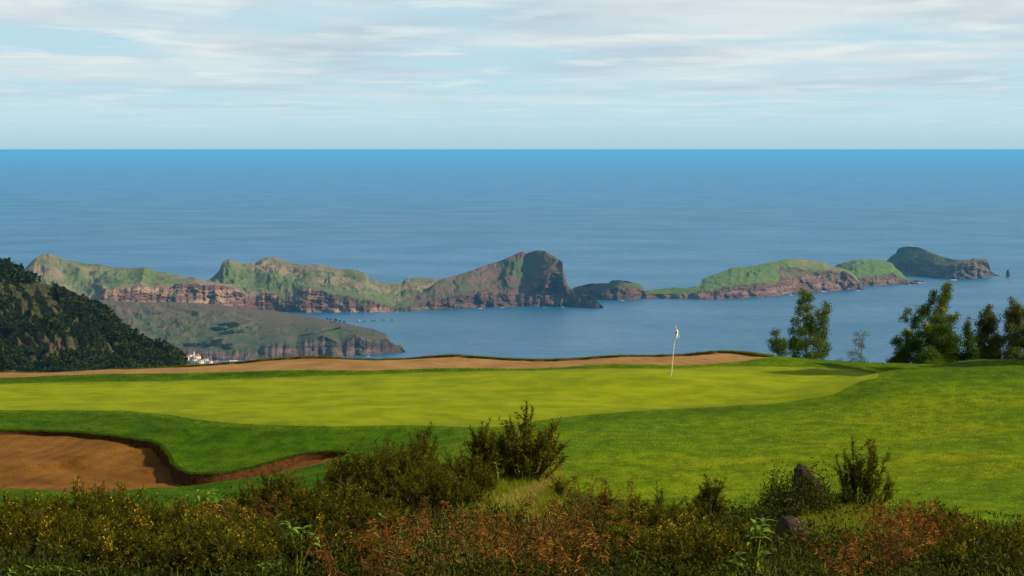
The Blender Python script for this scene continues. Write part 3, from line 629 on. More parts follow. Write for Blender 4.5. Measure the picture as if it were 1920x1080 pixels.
# ------------------------------------------------------------------ dark wooded hill at the left
HILL = [(-260,800,300,380,1500,2600),(-100,800,430,470,1500,2500),(0,800,492,540,1500,2400),(20,800,505,550,1500,2380),(40,800,519,560,1500,2360),(70,800,526,565,1500,2330),(100,800,533,575,1500,2300),(140,800,560,600,1500,2250),(180,800,581,620,1480,2200),(215,800,604,640,1460,2150),(240,800,630,660,1440,2100),(255,800,638,665,1430,2080),(280,800,647,672,1420,2040),(300,800,656,680,1410,2010),(325,800,671,690,1400,1970),(345,800,683,700,1390,1940),(380,800,702,715,1390,1900),(450,800,735,745,1390,1850)]
def build_hill():
    C = np.array(HILL, float); nx, nv = 380, 130; px = np.linspace(C[0, 0], C[-1, 0], nx)
    I = lambda k: np.interp(px, C[:, 0], C[:, k])
    yb, yr, Db, Dr = I(1), I(2), I(4), I(5); yr = yr + 3.0
    rows, rock = [], []
    for i in range(nv):
        v = i / (nv - 1); y = yb + (yr - yb) * v; D = Db + (Dr - Db) * v
        p = P(px, y, D); w = math.sin(math.pi * v) ** 0.6
        crag = np.exp(-((px - 105) / 70) ** 2 - ((y - 657) / 22) ** 2) + 0.8 * np.exp(-((px - 215) / 45) ** 2 - ((y - 645) / 22) ** 2) + 0.7 * np.exp(-((px - 20) / 25) ** 2 - ((y - 565) / 20) ** 2)
        p[:, 2] += w * (16 * fbm(px / 60 + v * 3, v * 3 + px / 200, 5, 91, ridged=True) + 5 * fbm(px / 16, v * 14, 4, 92))
        p[:, 1] += crag * 24 * fbm(px / 10, v * 6, 4, 93, ridged=True)
        rows.append(p); rock.append(np.clip(crag * 0.62, 0, 1))
    for i in range(1, 10):
        v = i / 9; p = rows[nv - 1].copy(); p[:, 1] += 500 * v; p[:, 0] *= 1 + 0.2 * v; p[:, 2] -= 260 * v ** 1.2; rows.append(p); rock.append(np.zeros(nx))
    V = np.concatenate(rows)
    tag(mesh_obj('wooded_hill', V, grid_faces(len(rows), nx), M['hill'], None, {'rock': np.concatenate(rock)}, True), kind='structure')
    return px, np.array(rows[:nv])
hill_px, hill_rows = build_hill()
M['hill_leaf'] = leaf_mat('hill_tree_leaves', (0.012, 0.022, 0.005), (0.055, 0.070, 0.015), 0.2, 0.8)
def crown_template(seed, conical):
    r = np.random.default_rng(seed); mb = MB(); n = 190
    t = r.uniform(0, 1, n) ** 0.8; a = r.uniform(0, 2 * np.pi, n)
    rad = (0.5 * (1 - t) ** 0.75 if conical else 0.55 * np.sqrt(np.clip(1 - (2 * t - 0.9) ** 2, 0.02, 1))) * r.uniform(0.55, 1.1, n) * (1 + 0.35 * np.sin(a * 3 + seed))
    C = np.stack([rad * np.cos(a), rad * np.sin(a), 0.08 + 0.9 * t], -1)
    ax = np.stack([np.cos(a), np.sin(a), r.uniform(-0.5, 0.7, n)], -1) + r.normal(0, 0.4, (n, 3))
    mb.leaves(C, ax, r.normal(size=(n, 3)), r.uniform(0.16, 0.34, n), r.uniform(0.12, 0.26, n), r.uniform(0, 1, n))
    return np.concatenate(mb.v), np.concatenate(mb.f), np.concatenate(mb.t)
TPL = [crown_template(100 + i, i % 2 == 0) for i in range(6)]
def hill_trees():
    px = hill_px; nv = hill_rows.shape[0]; Vs, Fs, Ts = [], [], []; off = 0
    cnt = 0
    r = np.random.default_rng(3)
    for q in range(4600):
        i = r.integers(0, len(px)); j = r.integers(40, nv - 1); p = hill_rows[j, i]; x = px[i]; v = j / (nv - 1)
        if x < -40 or x > 336: continue
        yy = 540 + F * (-(p[2] / p[1]) - math.tan(PITCH)) if False else Y0 - F * p[2] / p[1]
        dens = 0.62 * (fbm(np.array([x / 46.0]), np.array([yy / 30.0]), 3, 55)[0] > 0.12) + 0.03
        if yy < np.interp(x, [0, 40, 140, 260, 345], [540, 548, 590, 668, 700]) and (x > 100 or x < 45): dens = 0.9
        if 20 < x < 115 and 530 < yy < 600 and yy > np.interp(x, [0, 40, 140], [505, 530, 575]) : dens *= 0.35
        if np.exp(-((x - 115) / 95) ** 2 - ((yy - 655) / 22) ** 2) > 0.5: dens *= 0.15
        if yy > 676 - (x > 250) * 50: dens = max(dens, 0.6)
        if r.uniform() > dens: continue
        s = r.uniform(3.2, 6.0) * (1 + 0.9 * r.uniform(0, 1) ** 3) * (1.15 if v > .93 else 1.0); w = s * r.uniform(0.75, 1.15); tv, tf, tt = TPL[r.integers(0, 6)]
        a = r.uniform(0, 6.28); c, sn = math.cos(a), math.sin(a)
        V = np.stack([(tv[:, 0] * c - tv[:, 1] * sn) * w, (tv[:, 0] * sn + tv[:, 1] * c) * w, tv[:, 2] * s - 0.6], -1) + p
        Vs.append(V); Fs.append(tf + off); Ts.append(np.clip(tt * 0.6 + r.uniform(0, 0.4), 0, 1)); off += len(V); cnt += 1
    tag(mesh_obj('hillside_woodland', np.concatenate(Vs), np.concatenate(Fs), M['hill_leaf'], None, {'tone': np.concatenate(Ts)}), 'dense dark evergreen woodland covering the hill at left', 'woodland', kind='stuff')
hill_trees()
# steep slope that drops from the course to the coast, out of sight below the rim
sx = np.linspace(-900, 900, 60); sy = np.concatenate([[158, 164, 180], np.linspace(230, 1400, 30)])
X, Y = np.meshgrid(sx, sy); Z = np.interp(Y, [158, 164, 230, 1400], [-25.5, -29, -62, -H - 0.5]) - 6 * np.abs(fbm(X / 120, Y / 120, 4, 2)) * (Y > 170); X = np.where(Y < 200, X * 0.06 + X * 0.94 * np.clip((Y - 150) / 60, 0.05, 1), X)
tag(mesh_obj('coastal_slope', np.stack([X.ravel(), Y.ravel(), Z.ravel()], -1), grid_faces(len(sy), len(sx)), M['hill'], None, {'rock': np.zeros(X.size)}, True), kind='structure')

# dark shrub patches on the headland
def land_patch():
    mb = MB(); r = np.random.default_rng(12); hd = bpy.data.objects['headland'].data
    co = np.empty(len(hd.vertices) * 3, np.float32); hd.vertices.foreach_get('co', co); co = co.reshape(-1, 3)
    sxp = 960 + F * co[:, 0] / co[:, 1]; syp = Y0 - F * co[:, 2] / co[:, 1]
    for cx, cy, rx, ry, n in ((432, 611, 18, 4, 36), (404, 619, 16, 2, 22), (355, 649, 16, 3, 26), (405, 645, 10, 7, 34), (424, 653, 7, 4, 16), (385, 648, 8, 5, 20), (425, 626, 12, 3, 12), (440, 618, 30, 10, 16)):
        k = np.where(((sxp - cx) / rx) ** 2 + ((syp - cy) / ry) ** 2 < 1)[0]
        if len(k) == 0: continue
        for p in co[r.choice(k, n)]:
            tv, tf, tt = TPL[1 + 2 * r.integers(0, 3)]; s = r.uniform(4, 9)
            mb.add(tv * np.array([s * 1.3, s * 1.3, s * 0.8]) + p + r.normal(0, 5, 3) * np.array([1, 1, 0]), tf, tt)
    for i, px in enumerate((614, 620, 630, 637, 645)):
        k = np.argmin(((sxp - px) / 3) ** 2 + (syp - np.interp(px, [600, 640, 680], [597, 605, 613])) ** 2)
        tv, tf, tt = TPL[1]; s = 7 + (i == 2) * 3; mb.add(tv * np.array([s * .8, s * .8, s]) + co[k], tf, tt)
    tag(mb.build('headland_scrub', M['hill_leaf']), 'dark scrub patches on the headland slope above the bay', 'scrub', kind='stuff')
    # pale road across the slope
    rd = [(560, 632), (580, 629), (600, 624), (620, 620), (635, 617), (642, 612), (645, 609)]
    rs = spline(np.array(rd, float), 2.0, False); V = []
    for x, y in rs:
        d = ((sxp - x) / 1.0) ** 2 + ((syp - y) / 0.7) ** 2; k = np.argsort(d)[:4]; w = 1 / (d[k] + .05); p = (co[k] * w[:, None]).sum(0) / w.sum(); V.append(p)
    V = np.array(V); t = np.gradient(V[:, :2], axis=0); t /= np.linalg.norm(t, axis=1, keepdims=True); nn = np.stack([-t[:, 1], t[:, 0]], -1) * 5
    W = np.concatenate([V + np.column_stack([nn, np.full(len(V), 2.5)]), V + np.column_stack([-nn, np.full(len(V), 4.5)])]); m = len(V); i = np.arange(m - 1)
    tag(mesh_obj('coast_road', W, np.stack([i, i + 1, i + m + 1, i + m], -1), plain_mat('pale_road', (0.3, 0.27, 0.24), 0.9, 0.1, 0.05)), kind='structure')
land_patch()

# ------------------------------------------------------------------ town, lighthouse, pens
M['white_wall'] = plain_mat('white_render', (0.80, 0.77, 0.72), 0.8, 0.05, 0.3)
M['cream_wall'] = plain_mat('cream_render', (0.80, 0.70, 0.50), 0.8, 0.05, 0.3)
M['red_roof'] = plain_mat('red_roof_tiles', (0.46, 0.12, 0.08), 0.85, 0.15, 0.4)
M['win'] = plain_mat('dark_window', (0.05, 0.06, 0.08), 0.3, 0.1, 1)
M['steel'] = plain_mat('grey_metal', (0.25, 0.26, 0.27), 0.5, 0.1, 1)
M['teal'] = plain_mat('teal_float', (0.03, 0.30, 0.33), 0.6, 0.1, 1)
def build_town():
    K = 435 / (684 - Y0) * H / 640
    ty = spline(np.array([(200, 7500), (300, 7620), (360, 7640), (412, 7640), (440, 7660)], float), 6, False)
    n = len(ty); rows = []
    for k, (dd, dy) in enumerate(((-40, 9), (0, 6), (60, 1.5), (120, -2.5), (220, -9), (330, -10))):
        y0 = np.interp(ty[:, 0], [200, 320, 345, 412, 440], [668, 672, 679, 686, 690]) + dy * np.interp(ty[:, 0], [200, 345, 412, 440], [1, 1, 0.35, 0.05])
        rows.append(P(ty[:, 0], y0, (ty[:, 1] + dd) * K))
    V = np.concatenate(rows); V[:n, 2] = -H - 2
    tag(mesh_obj('town_ground', V, grid_faces(len(rows), n), M['head'], None, {'rock': np.zeros(len(V)), 'lush': np.full(len(V), .4)}, True), kind='structure')
    spec = [  # column, base row, wide px, high px, distance, wall, roof rise px, label
     (347, 676, 15, 7.5, 7790, 'white_wall', 3.6, 'white house with long red roof at the left end of the seaside village'),
     (357, 672, 11, 6, 7830, 'white_wall', 2.6, 'red roofed house in the upper row of the village left of the spire'),
     (369, 673, 14, 5.5, 7820, 'cream_wall', 3.0, 'cream house with pink red roof in the upper row below the spire'),
     (366, 684, 10, 9, 7745, 'cream_wall', 0.8, 'pale yellow flat topped house low in the middle of the village'),
     (376, 685, 12, 10, 7730, 'cream_wall', 2.0, 'cream gabled house with arched loggia in the middle of the village'),
     (386, 685, 9, 11.5, 7740, 'cream_wall', 0.6, 'tall narrow cream block right of the gabled house in the village'),
     (394, 685, 9, 7.5, 7735, 'white_wall', 1.8, 'small shaded house with red roof second from the right in the village'),
     (405, 686, 12, 7, 7720, 'white_wall', 2.6, 'white house with red roof at the right end of the village'),
     (325, 659, 5, 2.5, 7840, 'white_wall', 1.2, 'tiny lone house at the edge of the wooded hill above the village'),
     (360, 688, 7, 5, 7700, 'cream_wall', 1.0, 'low orange roofed house at the front edge of the village')]
    for k, (px, py, w, h, D, wm, rr, lb) in enumerate(spec):
        D = D * K; u = D / F; b = P(px, py, D); W, Hh, Dp = w * u, h * u, w * u * 0.75; rz = [0.12, -0.1, 0.2, -0.25, 0.1, 0.0, -0.15, 0.1, 0.3, 0.0][k]
        e = empty('village_house', b); e.rotation_euler.z = rz
        tag(e, lb, 'house', 'houses of the seaside village')
        MB().box((0, 0, -8), (W, Dp, Hh + 8)).build('wall', M[wm], e)
        x, y, z = W / 2 + .5, Dp / 2 + .5, Hh + 0.02; q = rr * u; g = 0.55 if k in (0, 1, 2, 6, 7) else 1.0
        MB().add([(-x, -y, z), (x, -y, z), (x, y, z), (-x, y, z), (-x * g, 0, z + q), (x * g, 0, z + q)] if k != 4 else [(-x, -y, z), (x, -y, z), (x, y, z), (-x, y, z), (0, -y, z + q), (0, y, z + q)],
            [(0, 1, 5, 4), (2, 3, 4, 5), (0, 4, 3, 3), (1, 2, 5, 5)] if k != 4 else [(0, 4, 5, 3), (1, 2, 5, 4), (0, 1, 4, 4), (2, 3, 5, 5)]).build('roof', M['red_roof'] if rr > 1 else M['cream_wall'], e)
        nw = max(1, int(w / 3.5))
        for f in range(max(1, int(h / 3.2))):
            for i in range(nw):
                if k == 8: continue
                MB().box(((i + .5) / nw * W - W / 2, -Dp / 2 - 0.06, Hh * (0.25 + 0.42 * f)), (W / nw * 0.42, 0.3, 2.1)).build('window', M['win'], e)
        if k in (0, 2, 6, 7): MB().box((W * 0.2, 0, Hh + q * 0.5), (1.6, 1.6, q * 0.9)).build('chimney', M['white_wall'], e)
    D = 7810 * K; b = P(363.5, 668, D); u = D / F; e = empty('bell_tower', b); tag(e, 'slim white spire rising above the red roofs of the village', 'tower')
    MB().box((0, 0, -6), (3.2, 3.2, 6 + 4.5 * u)).build('shaft', M['white_wall'], e)
    MB().tube([(0, 0, 4.5 * u), (0, 0, 7 * u), (0, 0, 10.5 * u)], [2.2, 1.2, 0.1], 8).build('spire', M['white_wall'], e)
    D = 7715 * K; b = P(431, 684.5, D); u = D / F; e = empty('harbour_tower', b); tag(e, 'white tapered tower with reddish cap standing alone right of the village', 'tower')
    MB().tube([(0, 0, -6), (0, 0, 0), (0, 0, 4 * u), (0, 0, 9 * u)], [4.2, 4.0, 3.2, 2.4], 12).build('shaft', M['white_wall'], e)
    MB().tube([(0, 0, 9 * u), (0, 0, 9.6 * u), (0, 0, 10.2 * u), (0, 0, 11.6 * u)], [3.0, 3.0, 1.5, 0.3], 12).build('cap', M['red_roof'], e)
    MB().box((0, -3.6, 3), (1.2, 0.5, 2.4)).build('window', M['win'], e)
    MB().box((0, 0, -14), (26, 16, 8.5)).build('base', M['head'], e)
    D = 12830 * 214 / (463 - Y0) * H / 640; b = P(1707, 463.2, D); u = D / F; e = empty('lighthouse', b); tag(e, 'small white lighthouse station with red tower on top of the farthest islet', 'lighthouse')
    MB().box((4, 0, -5), (20, 9, 5 + 2.0 * u)).build('keepers_house', M['white_wall'], e)
    MB().add([(-6.5, -5, 2 * u + .05), (14.5, -5, 2 * u + .05), (14.5, 5, 2 * u + .05), (-6.5, 5, 2 * u + .05), (-3, 0, 2.9 * u), (11, 0, 2.9 * u)], [(0, 1, 5, 4), (2, 3, 4, 5), (0, 4, 3, 3), (1, 2, 5, 5)]).build('roof', M['red_roof'], e)
    MB().tube([(-4, -6, -5), (-4, -6, 3.4 * u)], [3.4, 2.8], 10).build('tower', M['white_wall'], e)
    MB().tube([(-4, -6, 3.4 * u), (-4, -6, 4.4 * u), (-4, -6, 5.4 * u)], [2.6, 2.2, 0.3], 10).build('lantern', M['red_roof'], e)
    lbs = ['teal ringed fish pen nearest the service boat in the bay', 'second fish pen from the service boat in the bay', 'third fish pen from the service boat in the bay', 'grey fish pen at the right end of the row in the bay']
    for k, (px, py, w) in enumerate(((686, 602.5, 12), (703, 601.2, 12), (720.5, 600.4, 12), (737.5, 600.2, 12))):
        c = on_sea(px, py); r = w / 2 * c[1] / F; e = empty('fish_pen', c); tag(e, lbs[k], 'fish pen', 'fish pens in the bay')
        a = np.linspace(0, 2 * np.pi, 25); cir = lambda rr, z: np.stack([rr * np.cos(a), rr * np.sin(a), np.full(25, z)], -1)
        MB().tube(cir(r, 0.5), 0.8, 6).build('float_ring', M['teal'] if k < 3 else M['steel'], e)
        MB().tube(cir(r - 1.4, 2.6), 0.35, 5).build('hand_rail', M['steel'], e)
        nt = MB()
        nt.add(np.concatenate([cir(r - 1.2, 0.5), cir(r - 1.4, 2.6)]), [(i, i + 1, i + 26, i + 25) for i in range(24)]); nt.build('net', M['teal'] if k < 3 else M['steel'], e)
    c = on_sea(672, 602.8); e = empty('service_boat', c); tag(e, 'small white service boat at the left end of the fish pens', 'boat')
    MB().add([(-7, -2, .2), (6, -2, .2), (9, 0, .6), (6, 2, .2), (-7, 2, .2), (-7, -2.4, 2), (6, -2.4, 2.2), (10, 0, 2.8), (6, 2.4, 2.2), (-7, 2.4, 2)], [(0, 1, 6, 5), (1, 2, 7, 6), (2, 3, 8, 7), (3, 4, 9, 8), (4, 0, 5, 9), (5, 6, 8, 9), (6, 7, 8, 8)]).build('hull', M['steel'], e)
    MB().box((2.5, 0, 2.1), (4, 3, 3.2)).build('cabin', M['white_wall'], e)
build_town()
def build_surf():
    n = NT('surf_foam'); f = n.noise(1.0, 5, 0.7, n.map((1 / 6, 1 / 14, 1)))
    d = n.bsdf((0.8, 0.83, 0.85), 0.6); t = n.n('ShaderNodeBsdfTransparent'); mx = n.n('ShaderNodeMixShader')
    n.put(mx.inputs[0], n.ramp(n.math('MULTIPLY', f, n.attr('tone')), [(0.28, 0), (0.42, 1)])); n.t.links.new(t.outputs[0], mx.inputs[1]); n.t.links.new(d, mx.inputs[2]); mt = n.done(mx.outputs[0])
    mb = MB(); r = np.random.default_rng(4)
    for px, py, w in ((1690, 532.5, 18), (1706, 534, 12), (1725, 530, 22), (1735, 533, 8), (1790, 525, 26), (1738, 520.5, 10), (1868, 519, 14), (1893, 520, 8), (1700, 514, 24), (1718, 518, 12), (1168, 564, 14), (1200, 561, 8), (1207, 561, 6), (757, 662.5, 8), (1131, 578.6, 6), (1484, 553.5, 12), (1430, 558.5, 8), (1545, 547, 20), (1610, 544.5, 14), (900, 578.5, 16), (940, 577, 14), (1020, 576, 10), (1055, 576, 12), (640, 671, 10), (690, 668.5, 14), (440, 677, 40), (720, 586, 10), (745, 585.5, 12)):
        c = on_sea(px, py); W = w * c[1] / F; k = 14; a = np.linspace(0, 2 * np.pi, k, endpoint=False); rr = 1 + 0.3 * r.normal(size=k)
        V = np.concatenate([[c + (0, 0, .4)], np.stack([c[0] + W / 2 * rr * np.cos(a), c[1] + W * 0.8 * rr * np.sin(a), np.full(k, -H + .4)], -1)])
        mb.add(V, [(0, 1 + i, 1 + (i + 1) % k) for i in range(k)], np.array([1.0] + [0.35] * k))
    tag(mb.build('surf', mt), 'white surf breaking along the foot of the cliffs', 'surf', kind='stuff')
build_surf()

# ------------------------------------------------------------------ flag on the green
M['pole'] = plain_mat('cream_pole', (0.78, 0.72, 0.42), 0.4, 0.05, 5)
M['cloth'] = plain_mat('white_cloth', (1.2, 1.2, 1.17), 0.8, 0.03, 10)
M['emblem'] = plain_mat('dark_emblem', (0.02, 0.02, 0.03), 0.7, 0.1, 10)
def build_flag():
    b = hit(1258.5, 706, 105, 130); D = b[1]; b[2] = gz(b[0], b[1])[0]; u = D / F
    e = empty('flagstick', b); tag(e, 'cream flagstick with drooping white flag standing in the putting green', 'flag')
    top = P(1267, 612.5, D + 0.05) - b; f = lambda t: top * t
    MB().tube([f(-0.03), f(0.3), f(0.7), f(1.0)], [0.02, 0.019, 0.017, 0.014], 8).build('pole', M['pole'], e, True)
    MB().tube([f(1.0), f(1.008), f(1.02)], [0.02, 0.024, 0.005], 8).build('finial', M['pole'], e)
    rows = 14; cols = 7; V = np.zeros((rows, cols, 3))
    for i in range(rows):
        t = i / (rows - 1); s = 0.985 - 0.235 * t; w = np.interp(t, [0, .25, .5, .8, 1], [0.03, 0.13, 0.16, 0.21, 0.18])
        for j in range(cols):
            q = j / (cols - 1); V[i, j] = f(s) + np.array([0.012 + w * q, -0.02 + 0.05 * math.sin(q * 9 + t * 2) * (0.3 + t), -0.05 * q * (1 - t) + 0.04 * q * t])
    cl = mesh_obj('flag_cloth', V.reshape(-1, 3), grid_faces(rows, cols), M['cloth'], e, None, True)
    k = 12; a = np.linspace(0, 2 * np.pi, k, endpoint=False); c = f(0.885) + np.array([0.04, -0.075, -0.01])
    MB().add(np.concatenate([[c], np.stack([c[0] + 0.033 * np.cos(a), c[1] + 0 * a, c[2] + 0.045 * np.sin(a)], -1)]), [(0, 1 + i, 1 + (i + 1) % k) for i in range(k)]).build('emblem', M['emblem'], cl)
    MB().tube([f(0.75), f(0.73) + np.array((.03, -.02, -.01)), f(0.715) + np.array((.05, -.02, -.03))], 0.006, 5).build('cord', M['cloth'], e)
    a = np.linspace(0, 2 * np.pi, 15)[:-1]; MB().add(np.concatenate([[(0, 0, .006)], np.stack([.055 * np.cos(a), .055 * np.sin(a), 0 * a + .006], -1)]), [(0, 1 + i, 1 + (i + 1) % 14) for i in range(14)]).build('hole_cup', M['emblem'], e)
build_flag()
for px, lb in ((1391.5, 'left one of two tiny dark stakes on the rim beyond the far bunker'), (1399, 'right one of two tiny dark stakes on the rim beyond the far bunker')):
    b = P(px, 661.5, 132.6); b[2] = gz(b[0], b[1])[0]
    e = empty('marker_stake', b); tag(e, lb, 'stake', 'stakes on the rim')
    MB().box((0, 0, -.05), (.03, .03, .16)).build('shaft', M['emblem'], e); MB().box((0, 0, .111), (.04, .04, .03)).build('cap', M['steel'], e)

# ------------------------------------------------------------------ trees beyond the rim
M['leaf_a'] = leaf_mat('acacia_leaves', (0.026, 0.054, 0.002), (0.165, 0.240, 0.010), 0.42)
M['leaf_pale'] = leaf_mat('pale_sapling_leaves', (0.10, 0.12, 0.055), (0.19, 0.21, 0.10), 0.35)
M['leaf_dark'] = leaf_mat('dark_tree_leaves', (0.014, 0.032, 0.001), (0.115, 0.180, 0.006), 0.4)
M['leaf_euc'] = leaf_mat('eucalyptus_leaves', (0.030, 0.042, 0.004), (0.185, 0.195, 0.028), 0.38)
M['blossom'] = leaf_mat('yellow_blossom', (0.55, 0.38, 0.006), (0.85, 0.62, 0.02), 0.3)
def tree(name, label, clumps, D, root_px, mat, tufts=1.0, leaf=0.10, wid=0.32, bark='bark', trunk_r=0.06, droop=0.0, blossom=(), seed=1, group='trees beyond the rim'):
    r = np.random.default_rng(seed); C = np.array(clumps, float); u = D / F
    ctr = P(C[:, 0], C[:, 1], D); RX, RY = C[:, 2] * u, C[:, 3] * u; n = len(C)
    spread = (C[:, 0].max() - C[:, 0].min()) * u * 0.32
    ctr[:, 1] += r.uniform(-1, 1, n) * (spread + RX)
    base = P(root_px, 700, D); base[2] = gz(base[0], base[1])[0] - 0.1
    e = empty(name, base); tag(e, label, 'tree', group)
    # trunk runs through the middle of the crown to the highest clump
    top = ctr[np.argmax(ctr[:, 2])]; tz = np.linspace(base[2], top[2], 9); trunk = []
    for z in tz:
        w = np.exp(-((ctr[:, 2] - z) / 0.7) ** 2) * RX + 1e-4; t = (z - base[2]) / (top[2] - base[2])
        m_ = (ctr * w[:, None]).sum(0) / w.sum(); p = base * (1 - t) + top * t; p = p * 0.6 + 0.4 * (m_ if t > 0.25 else p); p[2] = z; trunk.append(p)
    trunk[0] = base; trunk[-1] = top; trunk = np.array(trunk)
    mb = MB(); mb.tube(trunk, np.linspace(trunk_r, 0.008, 9), 7)
    mb.build('trunk', M[bark], e, True, base)
    lb = MB(); lf = MB(); bl = MB()
    for i in range(n):
        zz = ctr[i, 2] - np.hypot(*(ctr[i, :2] - base[:2])) * 0.5 - RY[i] * .7
        k = np.clip(np.searchsorted(tz, zz), 0, 7); st = trunk[k]; mid = (st + ctr[i]) / 2 + np.array([0, 0, -0.08]) + r.normal(0, .04, 3)
        lb.tube([st, mid, ctr[i]], [trunk_r * 0.4 * (1 - k / 10) + .006, 0.012, 0.004], 5)
        nt = max(7, int(tufts * 40 * (RX[i] * RY[i]) / 0.05))
        q = r.normal(size=(nt, 3)); q /= np.linalg.norm(q, axis=1, keepdims=True); q *= r.uniform(0.1, 1.0, (nt, 1)) ** 0.6 * (1 + 0.55 * r.uniform(0, 1, (nt, 1)) ** 3)
        tc = ctr[i] + q * np.array([RX[i], RX[i], RY[i]])
        for j in range(0, nt, 7): lb.tube([ctr[i], (ctr[i] + tc[j]) / 2 + r.normal(0, .02, 3), tc[j]], [0.006, 0.004, 0.002], 3)
        m_ = 17; cc = np.repeat(tc, m_, 0) + r.normal(0, 0.07, (nt * m_, 3)); N = len(cc)
        ax = r.normal(size=(N, 3)) + np.repeat(q, m_, 0) * 0.8 + np.array([0, 0, 0.25 - droop * 2.0])
        tone = np.clip(r.uniform(0, 0.55, N) + np.repeat(r.uniform(0, 0.4, nt), m_), 0, 1)
        lf.leaves(cc, ax, r.normal(size=(N, 3)), r.uniform(0.5, 1.0, N) * leaf, r.uniform(0.7, 1.2, N) * leaf * wid * 1.25, tone, 0.05)
        if i in blossom:
            nb = int(nt * 0.9); p = tc[r.integers(0, nt, nb)] + r.normal(0, 0.06, (nb, 3)) + np.array([0.03, -0.05, 0.04])
            for s in range(3): bl.leaves(p + r.normal(0, .012, (nb, 3)), r.normal(size=(nb, 3)), r.normal(size=(nb, 3)), 0.055, 0.05, r.uniform(0, 1, nb))
    tag(lb.build('limbs', M[bark], e, True, base), kind='stuff'); tag(lf.build('crown', M[mat], e, False, base), kind='stuff')
    if bl.n: tag(bl.build('blossom', M['blossom'], e, False, base), kind='stuff')
    return e
tree('slender_acacia', 'slender green tree with two leaning tops standing alone left of the pale sapling', [(1508,552,9,7),(1515,560,11,9),(1503,568,7,8),(1511,577,11,7),(1500,585,8,8),(1494,605,8,8),(1515,598,14,10),(1500,620,13,9),(1488,625,7,7),(1520,615,13,11),(1492,640,12,10),(1484,650,9,11),(1505,650,17,13),(1528,642,17,13),(1525,625,13,9),(1551,575,6,7),(1546,585,8,9),(1540,600,10,11),(1535,590,7,7),(1545,612,8,9),(1540,628,11,11),(1547,655,9,13),(1536,665,13,9),(1515,668,15,8),(1490,666,9,8)], 139, 1512, 'leaf_a', 0.85, seed=21, trunk_r=0.05)
tree('acacia_bush', 'low dark green bush leaning left beside the slender tree on the rim', [(1453,626,6,6),(1447,641,5,5),(1460,640,7,6),(1455,652,11,8),(1468,645,7,9),(1468,661,9,8)], 137.5, 1464, 'leaf_a', 1.1, seed=22, trunk_r=0.03)
tree('pale_sapling', 'thin pale sapling with sparse leaves against the water', [(1622,627,5,4),(1606,628,5,4),(1615,633,5,4),(1603,640,4,4),(1612,645,6,5),(1618,652,4,4),(1594,662,4,4),(1602,660,7,4),(1600,675,7,5),(1612,668,7,6),(1618,678,7,5)], 141, 1607, 'leaf_pale', 0.65, 0.08, seed=23, bark='pale_bark', trunk_r=0.025)
tree('tiny_sapling', 'tiny pale sapling tip just above the grass left of the thin sapling', [(1574,677,4,3),(1571,680,4,3),(1579,680,4,3)], 139, 1575, 'leaf_pale', 0.8, 0.07, seed=24, bark='pale_bark', trunk_r=0.012)
tree('flowering_acacia', 'tall leaning tree with yellow blossom at the left of the tree group', [(1773,536,8,7),(1768,545,9,8),(1772,555,7,8),(1750,553,9,7),(1760,560,11,8),(1745,563,7,7),(1774,574,8,11),(1765,585,11,9),(1735,575,7,8),(1725,583,9,8),(1705,586,7,6),(1700,600,7,6),(1720,598,11,9),(1740,591,8,8),(1735,611,11,9),(1715,612,9,6),(1755,600,11,9),(1785,602,8,12),(1790,594,6,6),(1745,625,14,10),(1720,630,14,10)], 142, 1748, 'leaf_a', 0.95, seed=25, trunk_r=0.07, blossom=(0,2,6,7,9,14,18))
tree('dense_acacia', 'dense dark green tree in front of the yellow blossoming tree', [(1762,602,13,9),(1765,620,19,13),(1776,640,23,15),(1782,660,22,15),(1786,676,20,13),(1762,660,22,17),(1746,640,12,12),(1740,675,20,12),(1770,680,24,12)], 139.5, 1768, 'leaf_dark', 1.5, seed=26, trunk_r=0.06)
tree('rounded_acacia', 'low rounded dark tree at the left foot of the tree group', [(1685,641,9,9),(1700,627,9,8),(1690,655,13,11),(1710,645,15,11),(1725,652,13,13),(1700,671,19,13),(1724,672,17,13),(1682,676,12,12),(1669,680,6,6)], 140, 1703, 'leaf_dark', 1.4, seed=27, blossom=(1,), trunk_r=0.05)
tree('bright_bush', 'brighter green bush low in front of the dark tree group', [(1745,663,12,9),(1738,673,13,10),(1755,676,13,10),(1747,684,18,8)], 137, 1746, 'leaf_a', 1.4, seed=28, trunk_r=0.03)
tree('spire_tree', 'narrow pointed green tree between the blossoming tree and the eucalyptuses', [(1816,602,2,5),(1814,612,5,6),(1812,622,7,8),(1818,632,8,8),(1815,645,11,9),(1819,660,12,11),(1818,678,14,12),(1806,668,9,9)], 140, 1816, 'leaf_dark', 1.2, seed=29, trunk_r=0.045)
tree('eucalyptus', 'drooping olive eucalyptus with rounded top left of the taller one', [(1852,578,6,6),(1850,590,11,9),(1857,600,12,10),(1844,606,10,9),(1856,615,15,10),(1848,625,17,10),(1838,637,13,11),(1866,636,15,13),(1850,655,21,15),(1868,662,15,13),(1838,668,15,13),(1857,680,22,12)], 141, 1853, 'leaf_euc', 1.05, 0.12, 0.26, seed=30, trunk_r=0.06, droop=1.0)
tree('eucalyptus', 'tallest drooping olive eucalyptus at the right edge of the picture', [(1901,563,4,6),(1900,575,11,9),(1897,590,13,9),(1913,588,11,12),(1906,605,18,10),(1890,613,9,8),(1917,620,14,12),(1896,630,15,11),(1911,646,20,13),(1895,660,17,13),(1917,675,20,13),(1892,681,12,10),(1934,640,14,20),(1936,670,14,16)], 140.5, 1908, 'leaf_euc', 1.05, 0.12, 0.26, seed=31, trunk_r=0.065, droop=1.0)

